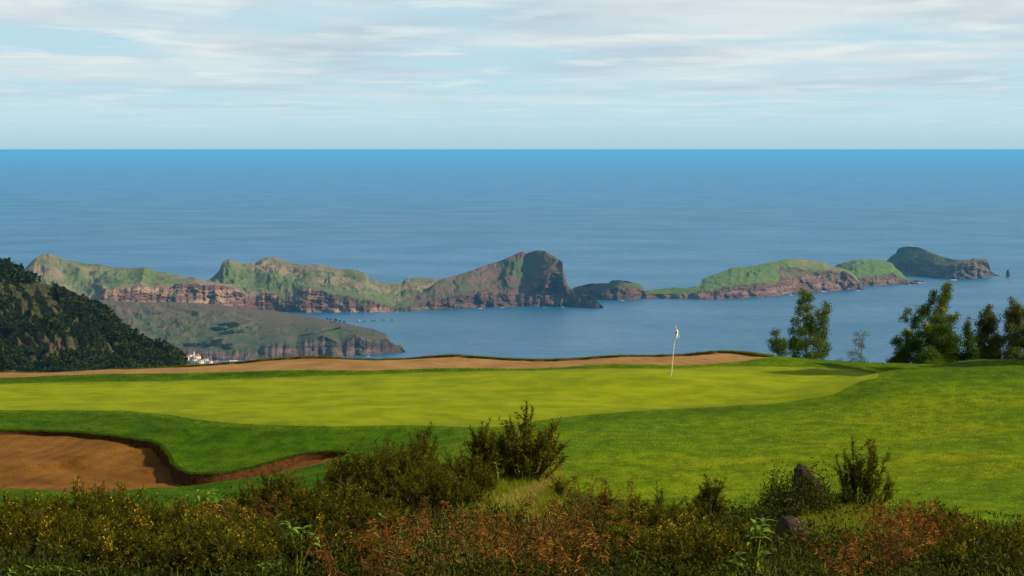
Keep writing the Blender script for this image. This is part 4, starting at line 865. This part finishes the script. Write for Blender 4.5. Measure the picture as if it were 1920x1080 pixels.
for k, (px, D, lb) in enumerate(((2160, 123, 'tree past the right edge of the picture nearest the course'), (2225, 126, 'tree past the right edge of the picture farther back'))):
    q = px - 0; tree('edge_acacia', lb, [(q, 310, 26, 24), (q - 18, 350, 34, 28), (q + 20, 360, 34, 28), (q, 410, 50, 34), (q - 30, 455, 44, 34), (q + 30, 460, 44, 34), (q, 510, 60, 34), (q - 20, 560, 54, 34), (q + 24, 570, 50, 34), (q, 620, 54, 30)], D, px, 'leaf_dark', 0.35, 0.26, seed=400 + k, trunk_r=0.12)

# ------------------------------------------------------------------ foreground thicket
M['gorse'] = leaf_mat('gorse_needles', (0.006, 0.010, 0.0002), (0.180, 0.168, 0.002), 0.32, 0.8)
M['gorse_stem'] = plain_mat('gorse_stem', (0.050, 0.034, 0.010), 0.9, 0.3, 12)
M['gorse_flower'] = leaf_mat('gorse_flower', (0.55, 0.30, 0.004), (0.80, 0.50, 0.015), 0.3)
M['bracken'] = leaf_mat('dead_bracken', (0.040, 0.013, 0.002), (0.36, 0.140, 0.022), 0.32, 0.9)
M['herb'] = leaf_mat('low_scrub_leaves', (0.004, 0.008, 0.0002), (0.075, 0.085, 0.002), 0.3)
M['tall_grass'] = leaf_mat('tall_grass', (0.080, 0.115, 0.002), (0.300, 0.310, 0.008), 0.45)
M['dry_grass'] = leaf_mat('dry_grass', (0.24, 0.19, 0.02), (0.60, 0.44, 0.09), 0.35)
M['turf_blade'] = leaf_mat('turf_blades', (0.060, 0.112, 0.001), (0.205, 0.240, 0.003), 0.35)
M['rough_blade'] = leaf_mat('rough_blades', (0.028, 0.070, 0.001), (0.095, 0.145, 0.002), 0.3)
M['broad_leaf'] = leaf_mat('broad_leaf', (0.11, 0.20, 0.015), (0.24, 0.36, 0.04), 0.4, 0.5)
def gpos(px, D):
    x = (px - 960) / F * D; return np.array([x, D, gz(x, D)[0]])
def gorse(label, px, D, top, hw, shoots, flowers=0.2, seed=1, lean=0.0, upright=0.5, dark=0.0, base_px=None):
    r = np.random.default_rng(seed); b = gpos(px, D); u = D / F; Ht = P(px, top, D)[2] - b[2]; W = hw * u
    nl = 1.6 if shoots < 100 else 1.35
    e = empty('gorse_bush', b); tag(e, label, 'bush', 'gorse bushes in the foreground thicket')
    st = MB(); nd = MB(); fl = MB()
    shoots = max(4, int(shoots * 0.62)); a = r.uniform(0, 2 * np.pi, shoots); rr = np.sqrt(r.uniform(0, 1, shoots))
    for i in range(shoots):
        tip = np.array([W * rr[i] * math.cos(a[i]) + lean * W, W * rr[i] * math.sin(a[i]), Ht * (1 - 0.5 * rr[i] ** 2) * (r.uniform(0.45, 0.85) if i > 6 else r.uniform(0.85, 1.04))])
        root = np.array([tip[0] * (0.25 + 0.3 * (1 - upright)) + r.normal(0, .06 * W), tip[1] * 0.4 + r.normal(0, .06 * W), r.uniform(-0.05, 0.35) * tip[2]])
        mid = (root * 0.45 + tip * 0.55) + np.array([tip[0] * 0.12, tip[1] * 0.12, 0]); mid[2] = root[2] * 0.5 + tip[2] * 0.5
        L = np.linalg.norm(tip - root)
        t5 = np.linspace(0, 1, 5)[:, None]; cv = (1 - t5) ** 2 * root + 2 * t5 * (1 - t5) * mid + t5 ** 2 * tip
        st.tube(cv, np.linspace(0.011, 0.003, 5), 4)
        paths = [(cv, 1.0)]
        for s in range(r.integers(3, 8)):   # side shoots
            t = r.uniform(0.3, 0.9); p0 = (1 - t) ** 2 * root + 2 * t * (1 - t) * mid + t * t * tip
            d = (tip - root) / L + r.normal(0, .55, 3); d[2] = abs(d[2]) + 0.3; d /= np.linalg.norm(d); l = r.uniform(0.09, 0.28) * min(1.2, 0.5 + L)
            p = np.stack([p0, p0 + d * l * .5, p0 + d * l + np.array([0, 0, l * .15])]); paths.append((p, 0.7)); st.tube(p, [.005, .004, .002], 3)
        bt = r.uniform(0, 0.45)
        for p, k in paths:
            n = int(max(14, np.linalg.norm(p[-1] - p[0]) * 115)); t = r.uniform(0.08, 1, n) ** 0.8 * (len(p) - 1); i0 = np.minimum(t.astype(int), len(p) - 2); fr = (t - i0)[:, None]
            c = p[i0] * (1 - fr) + p[i0 + 1] * fr; dr = p[i0 + 1] - p[i0]; dr /= np.linalg.norm(dr, axis=1, keepdims=True) + 1e-9
            ax = r.normal(size=(n, 3)); ax -= dr * (ax * dr).sum(1, keepdims=True); ax /= np.linalg.norm(ax, axis=1, keepdims=True) + 1e-9; ax = ax + dr * 0.75
            nd.needles(c, ax, r.uniform(0.03, 0.065, n) * nl, r.uniform(0.007, 0.013, n) * nl ** .5, np.clip(bt + 0.55 * r.uniform(0, 1, n), 0, 1))
            if r.uniform() < flowers * 1.3 * (perlin(np.array([(b[0] + tip[0]) * 2.6]), np.array([(b[1] + tip[1]) * 2.6]), 88)[0] > 0.04):
                m_ = r.integers(3, 12); q = r.integers(0, n, m_); fc = c[q] + ax[q] * 0.02
                for s in range(2): fl.leaves(fc + r.normal(0, .006, (m_, 3)), ax[q] + r.normal(0, .6, (m_, 3)), r.normal(size=(m_, 3)), 0.020, 0.015, r.uniform(0, 1, m_))
    tag(st.build('stems', M['gorse_stem'], e), kind='stuff'); tag(nd.build('needles', M['gorse'], e), kind='stuff')
    if fl.n: tag(fl.build('flowers', M['gorse_flower'], e), kind='stuff')
    return e
G = [  # label, column, distance, top row, half width px, shoots, flowers
 ('tall upright gorse bush with yellow flowers standing highest before the green', 985, 46.5, 748, 66, 80, 0.5, .15),
 ('dark spiky gorse bush directly left of the tallest gorse', 922, 46.2, 778, 46, 62, 0.08, 0),
 ('gorse bush with fan of bare tips above the near bunker end', 790, 45.0, 795, 50, 58, 0.2, .1),
 ('broad dark gorse bush below the right end of the near bunker', 735, 43.0, 818, 112, 320, 0.10, 0),
 ('gorse bush hiding the right tip of the near bunker', 660, 43.2, 842, 62, 150, 0.12, 0),
 ('gorse bush with yellow specks left of the broad dark one, below the bunker', 520, 41.5, 890, 85, 150, 0.25, 0),
 ('loose gorse bush between the broad dark one and the tallest', 868, 44.0, 845, 62, 150, 0.12, 0),
 ('isolated dark gorse bush right of the pointed boulder', 1606, 44.5, 808, 50, 55, 0.02, .4),
 ('gorse mound with orange flowers at the left edge below the sand', 40, 38.5, 915, 120, 170, 0.45, 0),
 ('gorse mound with upright tips in front of the near bunker sand', 185, 38.0, 898, 110, 170, 0.45, 0),
 ('flowering gorse at the bottom left corner', 60, 32.5, 945, 135, 190, 0.6, 0),
 ('flowering gorse low in the thicket under the bright leafy plant', 300, 33.5, 940, 130, 190, 0.6, 0),
 ('flowering gorse between the stalked plant and the bottom edge', 440, 31.5, 955, 125, 170, 0.6, 0),
 ('dark gorse behind the stalked broadleaf plant', 640, 36.5, 890, 120, 240, 0.2, 0),
 ('gorse covered in yellow flowers in the middle right of the thicket', 1225, 37.5, 930, 95, 140, 0.9, 0),
 ('dark gorse under the yellow flowering one near the bottom edge', 1250, 33.0, 990, 110, 130, 0.6, 0),
 ('small gorse tuft with one twig bent to the right', 1322, 41.0, 905, 32, 34, 0.1, .35),
 ('gorse at the right bottom corner with pale yellow specks', 1850, 34.5, 985, 85, 130, 0.5, 0),
 ('slim gorse with tall single tips left of the corner gorse', 1780, 36.0, 945, 45, 50, 0.2, 0),
 ('gorse cut by the right edge of the picture', 1930, 36.0, 990, 40, 60, 0.3, 0),
 ('dark gorse beside the round boulder on its left', 1390, 34.0, 985, 60, 80, 0.3, 0),
 ('dark gorse at the bottom edge left of the low broadleaf sprout', 400, 28.0, 985, 120, 150, 0.35, 0),
 ('dark gorse at the very bottom left of the leafy corner plant', 200, 28.5, 980, 120, 150, 0.4, 0),
 ('dark gorse at the bottom edge under the yellow flowering one', 1160, 28.5, 990, 85, 110, 0.25, 0),
 ('dark gorse at the bottom edge right of the brown bracken', 1310, 28.0, 985, 95, 130, 0.3, 0),
 ('dark gorse at the bottom edge below the corner gorse', 1840, 28.5, 985, 105, 130, 0.3, 0),
 ('low dark gorse at the bottom edge before the dark gorse behind the stalk', 610, 28.2, 985, 85, 110, 0.2, 0),
 ('dark gorse mass in front of the loose one, above the bracken', 815, 41.5, 868, 85, 170, 0.1, 0),
 ('single slim gorse shoot beside the dry grass strip', 1053, 44.0, 896, 9, 7, 0.0, 0),
 ('small gorse spike rising from the brown bracken mound', 1128, 40.5, 912, 20, 16, 0.0, .3),
]
for k, (lb, px, D, top, hw, sh, fl, ln) in enumerate(G): gorse(lb, px, D, top, hw, sh, fl, 200 + k, ln)

def scatter(poly_px, n, r):
    """random ground points inside a region given by columns and distances"""
    q = np.array(poly_px, float); q = np.stack([(q[:, 0] - 960) / F * q[:, 1], q[:, 1]], -1); lo, hi = q.min(0), q.max(0); out = []
    while sum(len(o) for o in out) < n:
        p = r.uniform(lo, hi, (n, 2)); out.append(p[inside(q, p[:, 0], p[:, 1])])
    p = np.concatenate(out)[:n]; return np.column_stack([p, gz(p[:, 0], p[:, 1])])
def bracken(label, poly, n, seed, hmax=0.45):
    r = np.random.default_rng(seed); mb = MB(); B = scatter(poly, n, r)
    for b in B:
        if perlin(np.array([b[0] * 0.9]), np.array([b[1] * 0.45]), 93)[0] < -0.03: continue
        a = r.uniform(0, 6.28); L = r.uniform(0.18, 0.5); h = r.uniform(0.15, hmax * 1.15); d = np.array([math.cos(a), math.sin(a), 0])
        t = np.linspace(0, 1, 7)[:, None]; cv = b + d * L * t + np.array([0, 0, 1]) * h * np.sin(t * r.uniform(1.8, 2.9))
        mb.tube(cv, np.linspace(.006, .002, 7), 3, r.uniform(.2, .6))
        m_ = 20; tt = np.linspace(0.12, 1, m_) * 6; i0 = np.minimum(tt.astype(int), 5); fr = (tt - i0)[:, None]; c = cv[i0] * (1 - fr) + cv[i0 + 1] * fr
        sd = np.cross(d, [0, 0, 1]); tn = np.clip(0.45 + 1.1 * perlin(np.array([b[0] * 1.4]), np.array([b[1] * 1.4]), 90)[0] + r.normal(0, .22), 0, 1)
        for s in (-1, 1):
            ax = np.tile(sd * s + d * 0.4, (m_, 1)) + r.normal(0, .25, (m_, 3)); ax[:, 2] -= 0.3
            mb.leaves(c, ax, np.tile([0, 0, 1.0], (m_, 1)) + r.normal(0, .4, (m_, 3)), 0.11 * (1.15 - np.linspace(0.12, 1, m_)) * r.uniform(.6, 1.2, m_) + 0.015, 0.016, np.clip(tn + r.normal(0, .15, m_), 0, 1))
    return tag(mb.build('bracken', M['bracken']), label, 'bracken', kind='stuff')
bracken('red brown dead bracken across the middle of the foreground thicket', [(620, 25), (1180, 25), (1150, 37), (1000, 40), (880, 41), (760, 38), (640, 35)], 520, 301)
bracken('brown dead bracken mound behind the yellow flowering gorse', [(1030, 38), (1190, 38), (1200, 41), (1150, 43), (1070, 42)], 120, 302, 0.7)
bracken('brown dead bracken at the foot of the tallest gorse', [(890, 46.3), (1035, 46.8), (1035, 48.5), (890, 48.5)], 110, 303, 0.5)
bracken('rusty dead bracken clump right of the round boulder', [(1620, 32), (1770, 32), (1770, 39), (1640, 39)], 120, 304, 0.6)
bracken('pinkish dead bracken left of the stalked broadleaf plant', [(380, 35), (500, 35), (520, 41), (380, 41)], 130, 305)
bracken('scattered brown bracken along the bottom right', [(1560, 25), (1800, 25), (1800, 32), (1560, 32)], 110, 306)
def herbs():
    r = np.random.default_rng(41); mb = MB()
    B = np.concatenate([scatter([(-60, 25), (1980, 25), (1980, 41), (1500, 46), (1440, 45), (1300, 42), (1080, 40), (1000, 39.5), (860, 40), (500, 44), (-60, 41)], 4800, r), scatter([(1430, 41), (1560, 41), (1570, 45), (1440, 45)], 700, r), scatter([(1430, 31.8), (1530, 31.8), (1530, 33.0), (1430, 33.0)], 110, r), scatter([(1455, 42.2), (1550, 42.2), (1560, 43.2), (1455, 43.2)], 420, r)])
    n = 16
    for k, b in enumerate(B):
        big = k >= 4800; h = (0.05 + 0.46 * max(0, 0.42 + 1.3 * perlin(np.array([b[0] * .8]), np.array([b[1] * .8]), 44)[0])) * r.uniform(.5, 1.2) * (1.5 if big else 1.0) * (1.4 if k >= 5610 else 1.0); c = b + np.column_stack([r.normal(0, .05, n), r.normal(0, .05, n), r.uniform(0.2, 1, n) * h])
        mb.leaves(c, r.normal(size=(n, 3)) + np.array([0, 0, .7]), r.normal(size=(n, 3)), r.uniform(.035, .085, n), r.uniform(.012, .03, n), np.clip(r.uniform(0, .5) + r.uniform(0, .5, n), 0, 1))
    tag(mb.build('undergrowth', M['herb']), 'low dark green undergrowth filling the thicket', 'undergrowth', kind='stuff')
herbs()
def blades(name, label, poly, n, seed, mat, h, w, cat='grass', pts=None, kind='stuff'):
    r = np.random.default_rng(seed); B = scatter(poly, n, r) if pts is None else pts; n = len(B); mb = MB()
    H_ = r.uniform(0.5, 1.0, n)[:, None] * h; a = r.uniform(0, 6.28, n); d = np.stack([np.cos(a), np.sin(a), 0 * a], -1); sd = np.stack([-np.sin(a), np.cos(a), 0 * a], -1) * w / 2
    ln = r.uniform(0.1, 0.8, n)[:, None]; m_ = B + np.array([0, 0, 1]) * H_ * .55 + d * H_ * ln * .25; t = B + np.array([0, 0, 1]) * H_ * (1 - ln * .35) + d * H_ * ln
    V = np.stack([B - sd, B + sd, m_ + sd * .7, m_ - sd * .7, t], 1).reshape(-1, 3); b = np.arange(n)[:, None] * 5
    mb.add(V, np.concatenate([b + [0, 1, 2], b + [0, 2, 3], b + [3, 2, 4]]), np.repeat(r.uniform(0, 1, n), 5))
    return tag(mb.build(name, M[mat]), label, cat, kind=kind)
blades('tall_grass', 'bright tall grass around the foot of the tallest gorse', [(860, 40.5), (1000, 40.5), (1060, 44), (1055, 49), (1000, 50), (860, 49)], 16000, 51, 'tall_grass', 0.26, 0.010)
blades('tall_grass', 'lush tall grass between the two boulders and the isolated gorse', [(1530, 36), (1720, 37), (1730, 45), (1560, 46), (1500, 40)], 14000, 52, 'tall_grass', 0.34, 0.011)
blades('tall_grass', 'thin green grass scattered through the thicket', [(-60, 27), (1980, 27), (1980, 41), (1300, 43), (-60, 42)], 7000, 53, 'tall_grass', 0.24, 0.009)
blades('dry_grass', 'strip of straw yellow dry grass right of the tallest gorse', [(935, 41.6), (1000, 43), (1046, 46.5), (1056, 48.5), (1020, 46.5), (945, 43.2)], 4200, 54, 'dry_grass', 0.24, 0.012)
blades('dry_grass', 'straw stalks scattered through the brown bracken', [(700, 30), (1100, 30), (1060, 44), (880, 45), (700, 38)], 1500, 55, 'dry_grass', 0.32, 0.008)
# turf on the bank behind the thicket
blades('rough_turf', 'mown grass on the back edge of the bank', [(-200, 43), (2150, 41), (2150, 54), (-200, 54)], 90000, 56, 'turf_blade', 0.07, 0.012)
def turf(name, label, n, seed, mat, h, w, rough):
    r = np.random.default_rng(seed); y = 74 + 62 * r.uniform(0, 1, n) ** 0.8; x = (r.uniform(-60, 1980, n) - 960) / F * y
    ok = ~(inside(polyG, x, y) | inside(polyN, x, y) | inside(polyF, x, y)); left = np.clip((2.5 - x - 0.25 * (110 - y)) / 4, 0, 1)
    ok &= (r.uniform(0, 1, n) < left) if rough else (r.uniform(0, 1, n) > left)
    x, y = x[ok], y[ok]; n = len(x); B = np.column_stack([x, y, gz(x, y) - .005]); mb = MB()
    mb.needles(B, r.normal(0, .55, (n, 3)) * np.array([1, 1, 0]) + np.array([0, 0, 1]), r.uniform(.5, 1.1, n) * h, r.uniform(.6, 1.3, n) * w, np.clip(r.uniform(0, .6, n) + .35 * (.5 + fbm(x * .35, y * .35, 3, 3)), 0, 1))
    tag(mb.build(name, M[mat]), label, 'grass', kind='stuff')
turf('fairway_blades', 'short mown grass blades of the fairway', 210000, 81, 'turf_blade', 0.055, 0.022, False)
turf('rough_blades', 'darker longer grass blades of the rough by the near bunker', 150000, 82, 'rough_blade', 0.075, 0.022, True)
def rim_pts(lip, k, seed, wid=0.12):
    r = np.random.default_rng(seed); i = r.integers(0, len(lip) - 1, k); t = r.uniform(0, 1, k)[:, None]; p = lip[i] * (1 - t) + lip[i + 1] * t
    p = p + np.column_stack([r.normal(0, .03, k), r.uniform(-.03, wid * 4, k) ** 1.0]); return np.column_stack([p, gz(p[:, 0], p[:, 1]) - 0.01])
blades('rim_grass', 'shaggy grass fringe along the far bunker rim', None, 0, 57, 'turf_blade', 0.11, 0.018, pts=rim_pts(rimF_s, 24000, 5, .16))
blades('lip_grass', 'short grass fringe along the near bunker lip', None, 0, 58, 'rough_blade', 0.085, 0.018, pts=rim_pts(lipN_s, 14000, 6, .07))

# broad-leaved plants: every leaf is a piece of its own
def leaf_mesh():
    t = np.linspace(0, 1, 6); w = np.array([0.02, 0.13, 0.17, 0.15, 0.09, 0.0]); V = []
    for tt, ww in zip(t, w):
        z = 0.18 * tt - 0.42 * tt ** 2
        V += [(tt, -ww, z + ww * .35), (tt, 0, z), (tt, ww, z + ww * .35)]
    V = np.array(V); Fc = []
    for i in range(5):
        for j in range(2): Fc.append((i * 3 + j, i * 3 + j + 1, i * 3 + j + 4, i * 3 + j + 3))
    return V, Fc
LEAF = {}
def broadleaf(label, px, D, base_off, heads, leafpx, seed, tone=0.6, name='broadleaf_plant'):
    r = np.random.default_rng(seed); b = gpos(px, D); u = D / F; e = empty(name, b); tag(e, label, 'plant', 'broad-leaved plants in the thicket')
    if seed not in LEAF:
        V, Fc = leaf_mesh(); LEAF[seed] = [mesh_obj('leaf', V, Fc, M['broad_leaf'], e, {'tone': np.full(len(V), np.clip(tone + d, 0, 1))}, True) for d in (-.3, 0, .3)]
    first = list(LEAF[seed]); st = MB()
    for (hx, hy, n) in heads:
        tip = P(hx, hy, D) - b; root = np.array([r.normal(0, .02), r.normal(0, .02), -.05]); mid = root * .5 + tip * .5 + np.array([r.normal(0, .04), 0, 0])
        st.tube([root, mid, tip], [.014, .011, .006], 6)
        for i in range(n):
            s = r.uniform(0, 1) ** 2 * 0.38; p = tip * (1 - s) + mid * s; L = leafpx * u * r.uniform(0.65, 1.15) * (0.75 + .5 * s)
            o = first.pop() if first else LEAF[seed][i % 3].copy()
            if o.name not in col.objects: col.objects.link(o)
            o.parent = e; o.location = p; a = i * 2.4 + r.uniform(-.4, .4); o.rotation_euler = (r.uniform(-.3, .3), -r.uniform(-.25, .9) + s * .8, a); o.scale = (L, L, L)
    st.build('stalk', M['tall_grass'], e, True)
broadleaf('two headed broadleaf plant on a bare pale stalk left of centre', 556, 27.5, 0, [(540, 980, 15), (590, 1004, 11), (565, 995, 5)], 30, 61)
broadleaf('bright green leafy clump on the grass below the near bunker', 375, 41.0, 0, [(350, 932, 12), (372, 926, 12), (395, 922, 12), (410, 938, 9), (360, 945, 8)], 22, 62, 0.7)
broadleaf('tall broadleaf plant standing in front of the round boulder', 1418, 27.5, 0, [(1420, 985, 16), (1432, 975, 10), (1410, 1000, 8), (1424, 1045, 9)], 34, 63, 0.7)
broadleaf('smaller broadleaf plant at the left foot of the tall one by the boulder', 1385, 27.0, 0, [(1385, 1040, 9), (1375, 1055, 7), (1398, 1062, 6)], 26, 64, 0.4)
broadleaf('bright leafy plant at the bottom edge in the left corner', 95, 26.0, 0, [(60, 1068, 10), (85, 1062, 11), (110, 1066, 11), (140, 1070, 10), (20, 1074, 8)], 24, 65, 0.8)
broadleaf('low broadleaf sprout under the two headed plant', 500, 26.5, 0, [(495, 1058, 9), (515, 1062, 7)], 26, 66, 0.3)
broadleaf('small bright leafy sprout in the middle of the bracken', 712, 35.0, 0, [(715, 968, 9), (705, 975, 6)], 16, 67, 0.7)
broadleaf('bright leaf sprout at the dark foot of the left spiky gorse', 930, 45.0, 0, [(929, 866, 8), (932, 880, 6)], 11, 68, 0.8)

# boulders
def mat_boulder():
    n = NT('boulder_stone'); a = n.noise(3, 6, 0.65); f = n.noise(22, 5, 0.7)
    c = n.mix(n.ramp(a, [(0.35, 0), (0.65, 1)]), (0.020, 0.013, 0.008), (0.070, 0.042, 0.022))
    v = n.n('ShaderNodeTexVoronoi'); n.put(v.inputs['Vector'], n.pos()); v.inputs['Scale'].default_value = 9
    c = n.mix(n.ramp(n.math('ADD', v.outputs['Distance'], n.math('MULTIPLY', f, 0.35)), [(0.26, 0.9), (0.34, 0)]), c, (0.30, 0.26, 0.20))
    c = n.mix(n.ramp(n.noise(5, 4, .6, n.map((1, 1, 1), (4, 4, 4))), [(0.6, 0), (0.7, .6)]), c, (0.10, 0.10, 0.03))
    return n.done(n.bsdf(c, 0.95, n.bump(n.math('ADD', a, f), 1.0, .05), spec=.1))
M['boulder'] = mat_boulder()
def boulder(label, px, D, pts, depth, seed):
    """angular stone: convex hull of corner points (column, row) at front, middle and back, then weathered"""
    import bmesh
    r = np.random.default_rng(seed); b = gpos(px, D); u = D / F; bm = bmesh.new()
    for (x, y) in pts:
        for k, sc in ((-1, .72), (0, 1.0), (1, .75)):
            q = P(px + (x - px) * sc, y + (6 if k else 0), D) - b; q[1] += k * depth / 2; q += r.normal(0, .018, 3); bm.verts.new(q)
    h = bmesh.ops.convex_hull(bm, input=bm.verts); bmesh.ops.delete(bm, geom=list({v for v in h['geom_interior'] + h['geom_unused'] if isinstance(v, bmesh.types.BMVert)}), context='VERTS')
    for _ in range(3):
        bmesh.ops.triangulate(bm, faces=bm.faces[:]); bmesh.ops.subdivide_edges(bm, edges=[e for e in bm.edges if e.calc_length() > .06], cuts=1)
        bmesh.ops.triangulate(bm, faces=bm.faces[:]); bmesh.ops.smooth_vert(bm, verts=bm.verts[:], factor=0.16, use_axis_x=True, use_axis_y=True, use_axis_z=True)
    bmesh.ops.triangulate(bm, faces=bm.faces[:]); bm.normal_update()
    for v in bm.verts:
        n = perlin(np.array([v.co.x * 9 + seed]), np.array([v.co.z * 9 + v.co.y * 7]), seed)[0] + .5 * perlin(np.array([v.co.x * 22 + seed]), np.array([v.co.z * 22 + v.co.y * 15]), seed)[0]
        v.co += v.normal * n * .022
    me = bpy.data.meshes.new('boulder'); bm.to_mesh(me); bm.free(); me.materials.append(M['boulder']); me.polygons.foreach_set('use_smooth', np.ones(len(me.polygons), bool))
    o = bpy.data.objects.new('boulder', me); col.objects.link(o); o.location = b; tag(o, label, 'boulder', 'boulders in the thicket')
boulder('pointed reddish boulder half covered in low scrub at the fairway edge', 1512, 43.5, [(1488, 935), (1484, 905), (1488, 880), (1496, 868), (1508, 870), (1525, 884), (1538, 902), (1548, 920), (1550, 938)], 0.45, 71)
boulder('round dark boulder with pale lichen spots behind the tall broadleaf plant', 1482, 33.5, [(1440, 1095), (1444, 1020), (1452, 985), (1466, 970), (1484, 966), (1502, 974), (1516, 992), (1522, 1020), (1524, 1095)], 0.5, 72)

# ------------------------------------------------------------------ low clouds overhead, outside the frame
M['cloud'] = leaf_mat('cloud_white', (0.8, 0.8, 0.8), (0.8, 0.8, 0.8), 0.35, 1.0)
def cloud(target, z, rx, ry, seed):
    t = (z - target[2]) / SDIR.z; c = np.array(target) + np.array(SDIR) * t; nu, nv_ = 48, 16; V = []
    a = np.linspace(0, 2 * np.pi, nu, endpoint=False)
    for i in range(nv_):
        q = i / (nv_ - 1); f = math.sin(math.pi * min(max(q, .01), .99)); zz = -0.25 * math.cos(math.pi * q) if q > .5 else -0.10 * math.cos(math.pi * q)
        n = 1 + 0.45 * perlin(np.cos(a) * 1.7 + seed, np.sin(a) * 1.7 + q, seed) + 0.22 * perlin(np.cos(a) * 5 + seed, np.sin(a) * 5 + q * 3, seed + 1)
        V.append(np.stack([c[0] + rx * f * n * np.cos(a), c[1] + ry * f * n * np.sin(a), np.full(nu, c[2] + zz * min(rx, ry) * 0.5)], -1))
    i = np.arange(nv_ - 1)[:, None] * nu; j = np.arange(nu)[None]; j2 = (j + 1) % nu; V = np.concatenate(V)
    tag(mesh_obj('cloud', V, np.stack([i + j, i + j2, i + nu + j2, i + nu + j], -1).reshape(-1, 4), M['cloud'], None, {'tone': np.zeros(len(V))}, True), 'low cloud overhead that shades the land', 'cloud', kind='stuff')
cloud(P(1035, 545, 11300), 1300, 210, 330, 3)

# ------------------------------------------------------------------ air
def build_haze():
    V = [(-1, -1, 0), (1, -1, 0), (1, 1, 0), (-1, 1, 0), (-1, -1, 1), (1, -1, 1), (1, 1, 1), (-1, 1, 1)]
    V = np.array(V, float) * np.array([E + 1000, E + 1000, H + 14]) + np.array([0, 0, -H - 10])
    V[:4, 2] = -H - 10
    m_ = bpy.data.materials.new('pale_air'); m_.use_nodes = True; t = m_.node_tree; t.nodes.clear(); o = t.nodes.new('ShaderNodeOutputMaterial'); v = t.nodes.new('ShaderNodeVolumePrincipled')
    v.inputs['Color'].default_value = (0.12, 0.46, 0.79, 1); v.inputs['Density'].default_value = HAZE; v.inputs['Anisotropy'].default_value = 0.0
    t.links.new(v.outputs[0], o.inputs['Volume'])
    tag(mesh_obj('haze', V, [(0, 3, 2, 1), (4, 5, 6, 7), (0, 1, 5, 4), (1, 2, 6, 5), (2, 3, 7, 6), (3, 0, 4, 7)], m_), 'pale blue haze over the sea', 'haze', kind='stuff')
HAZE = 1.25e-5
build_haze()
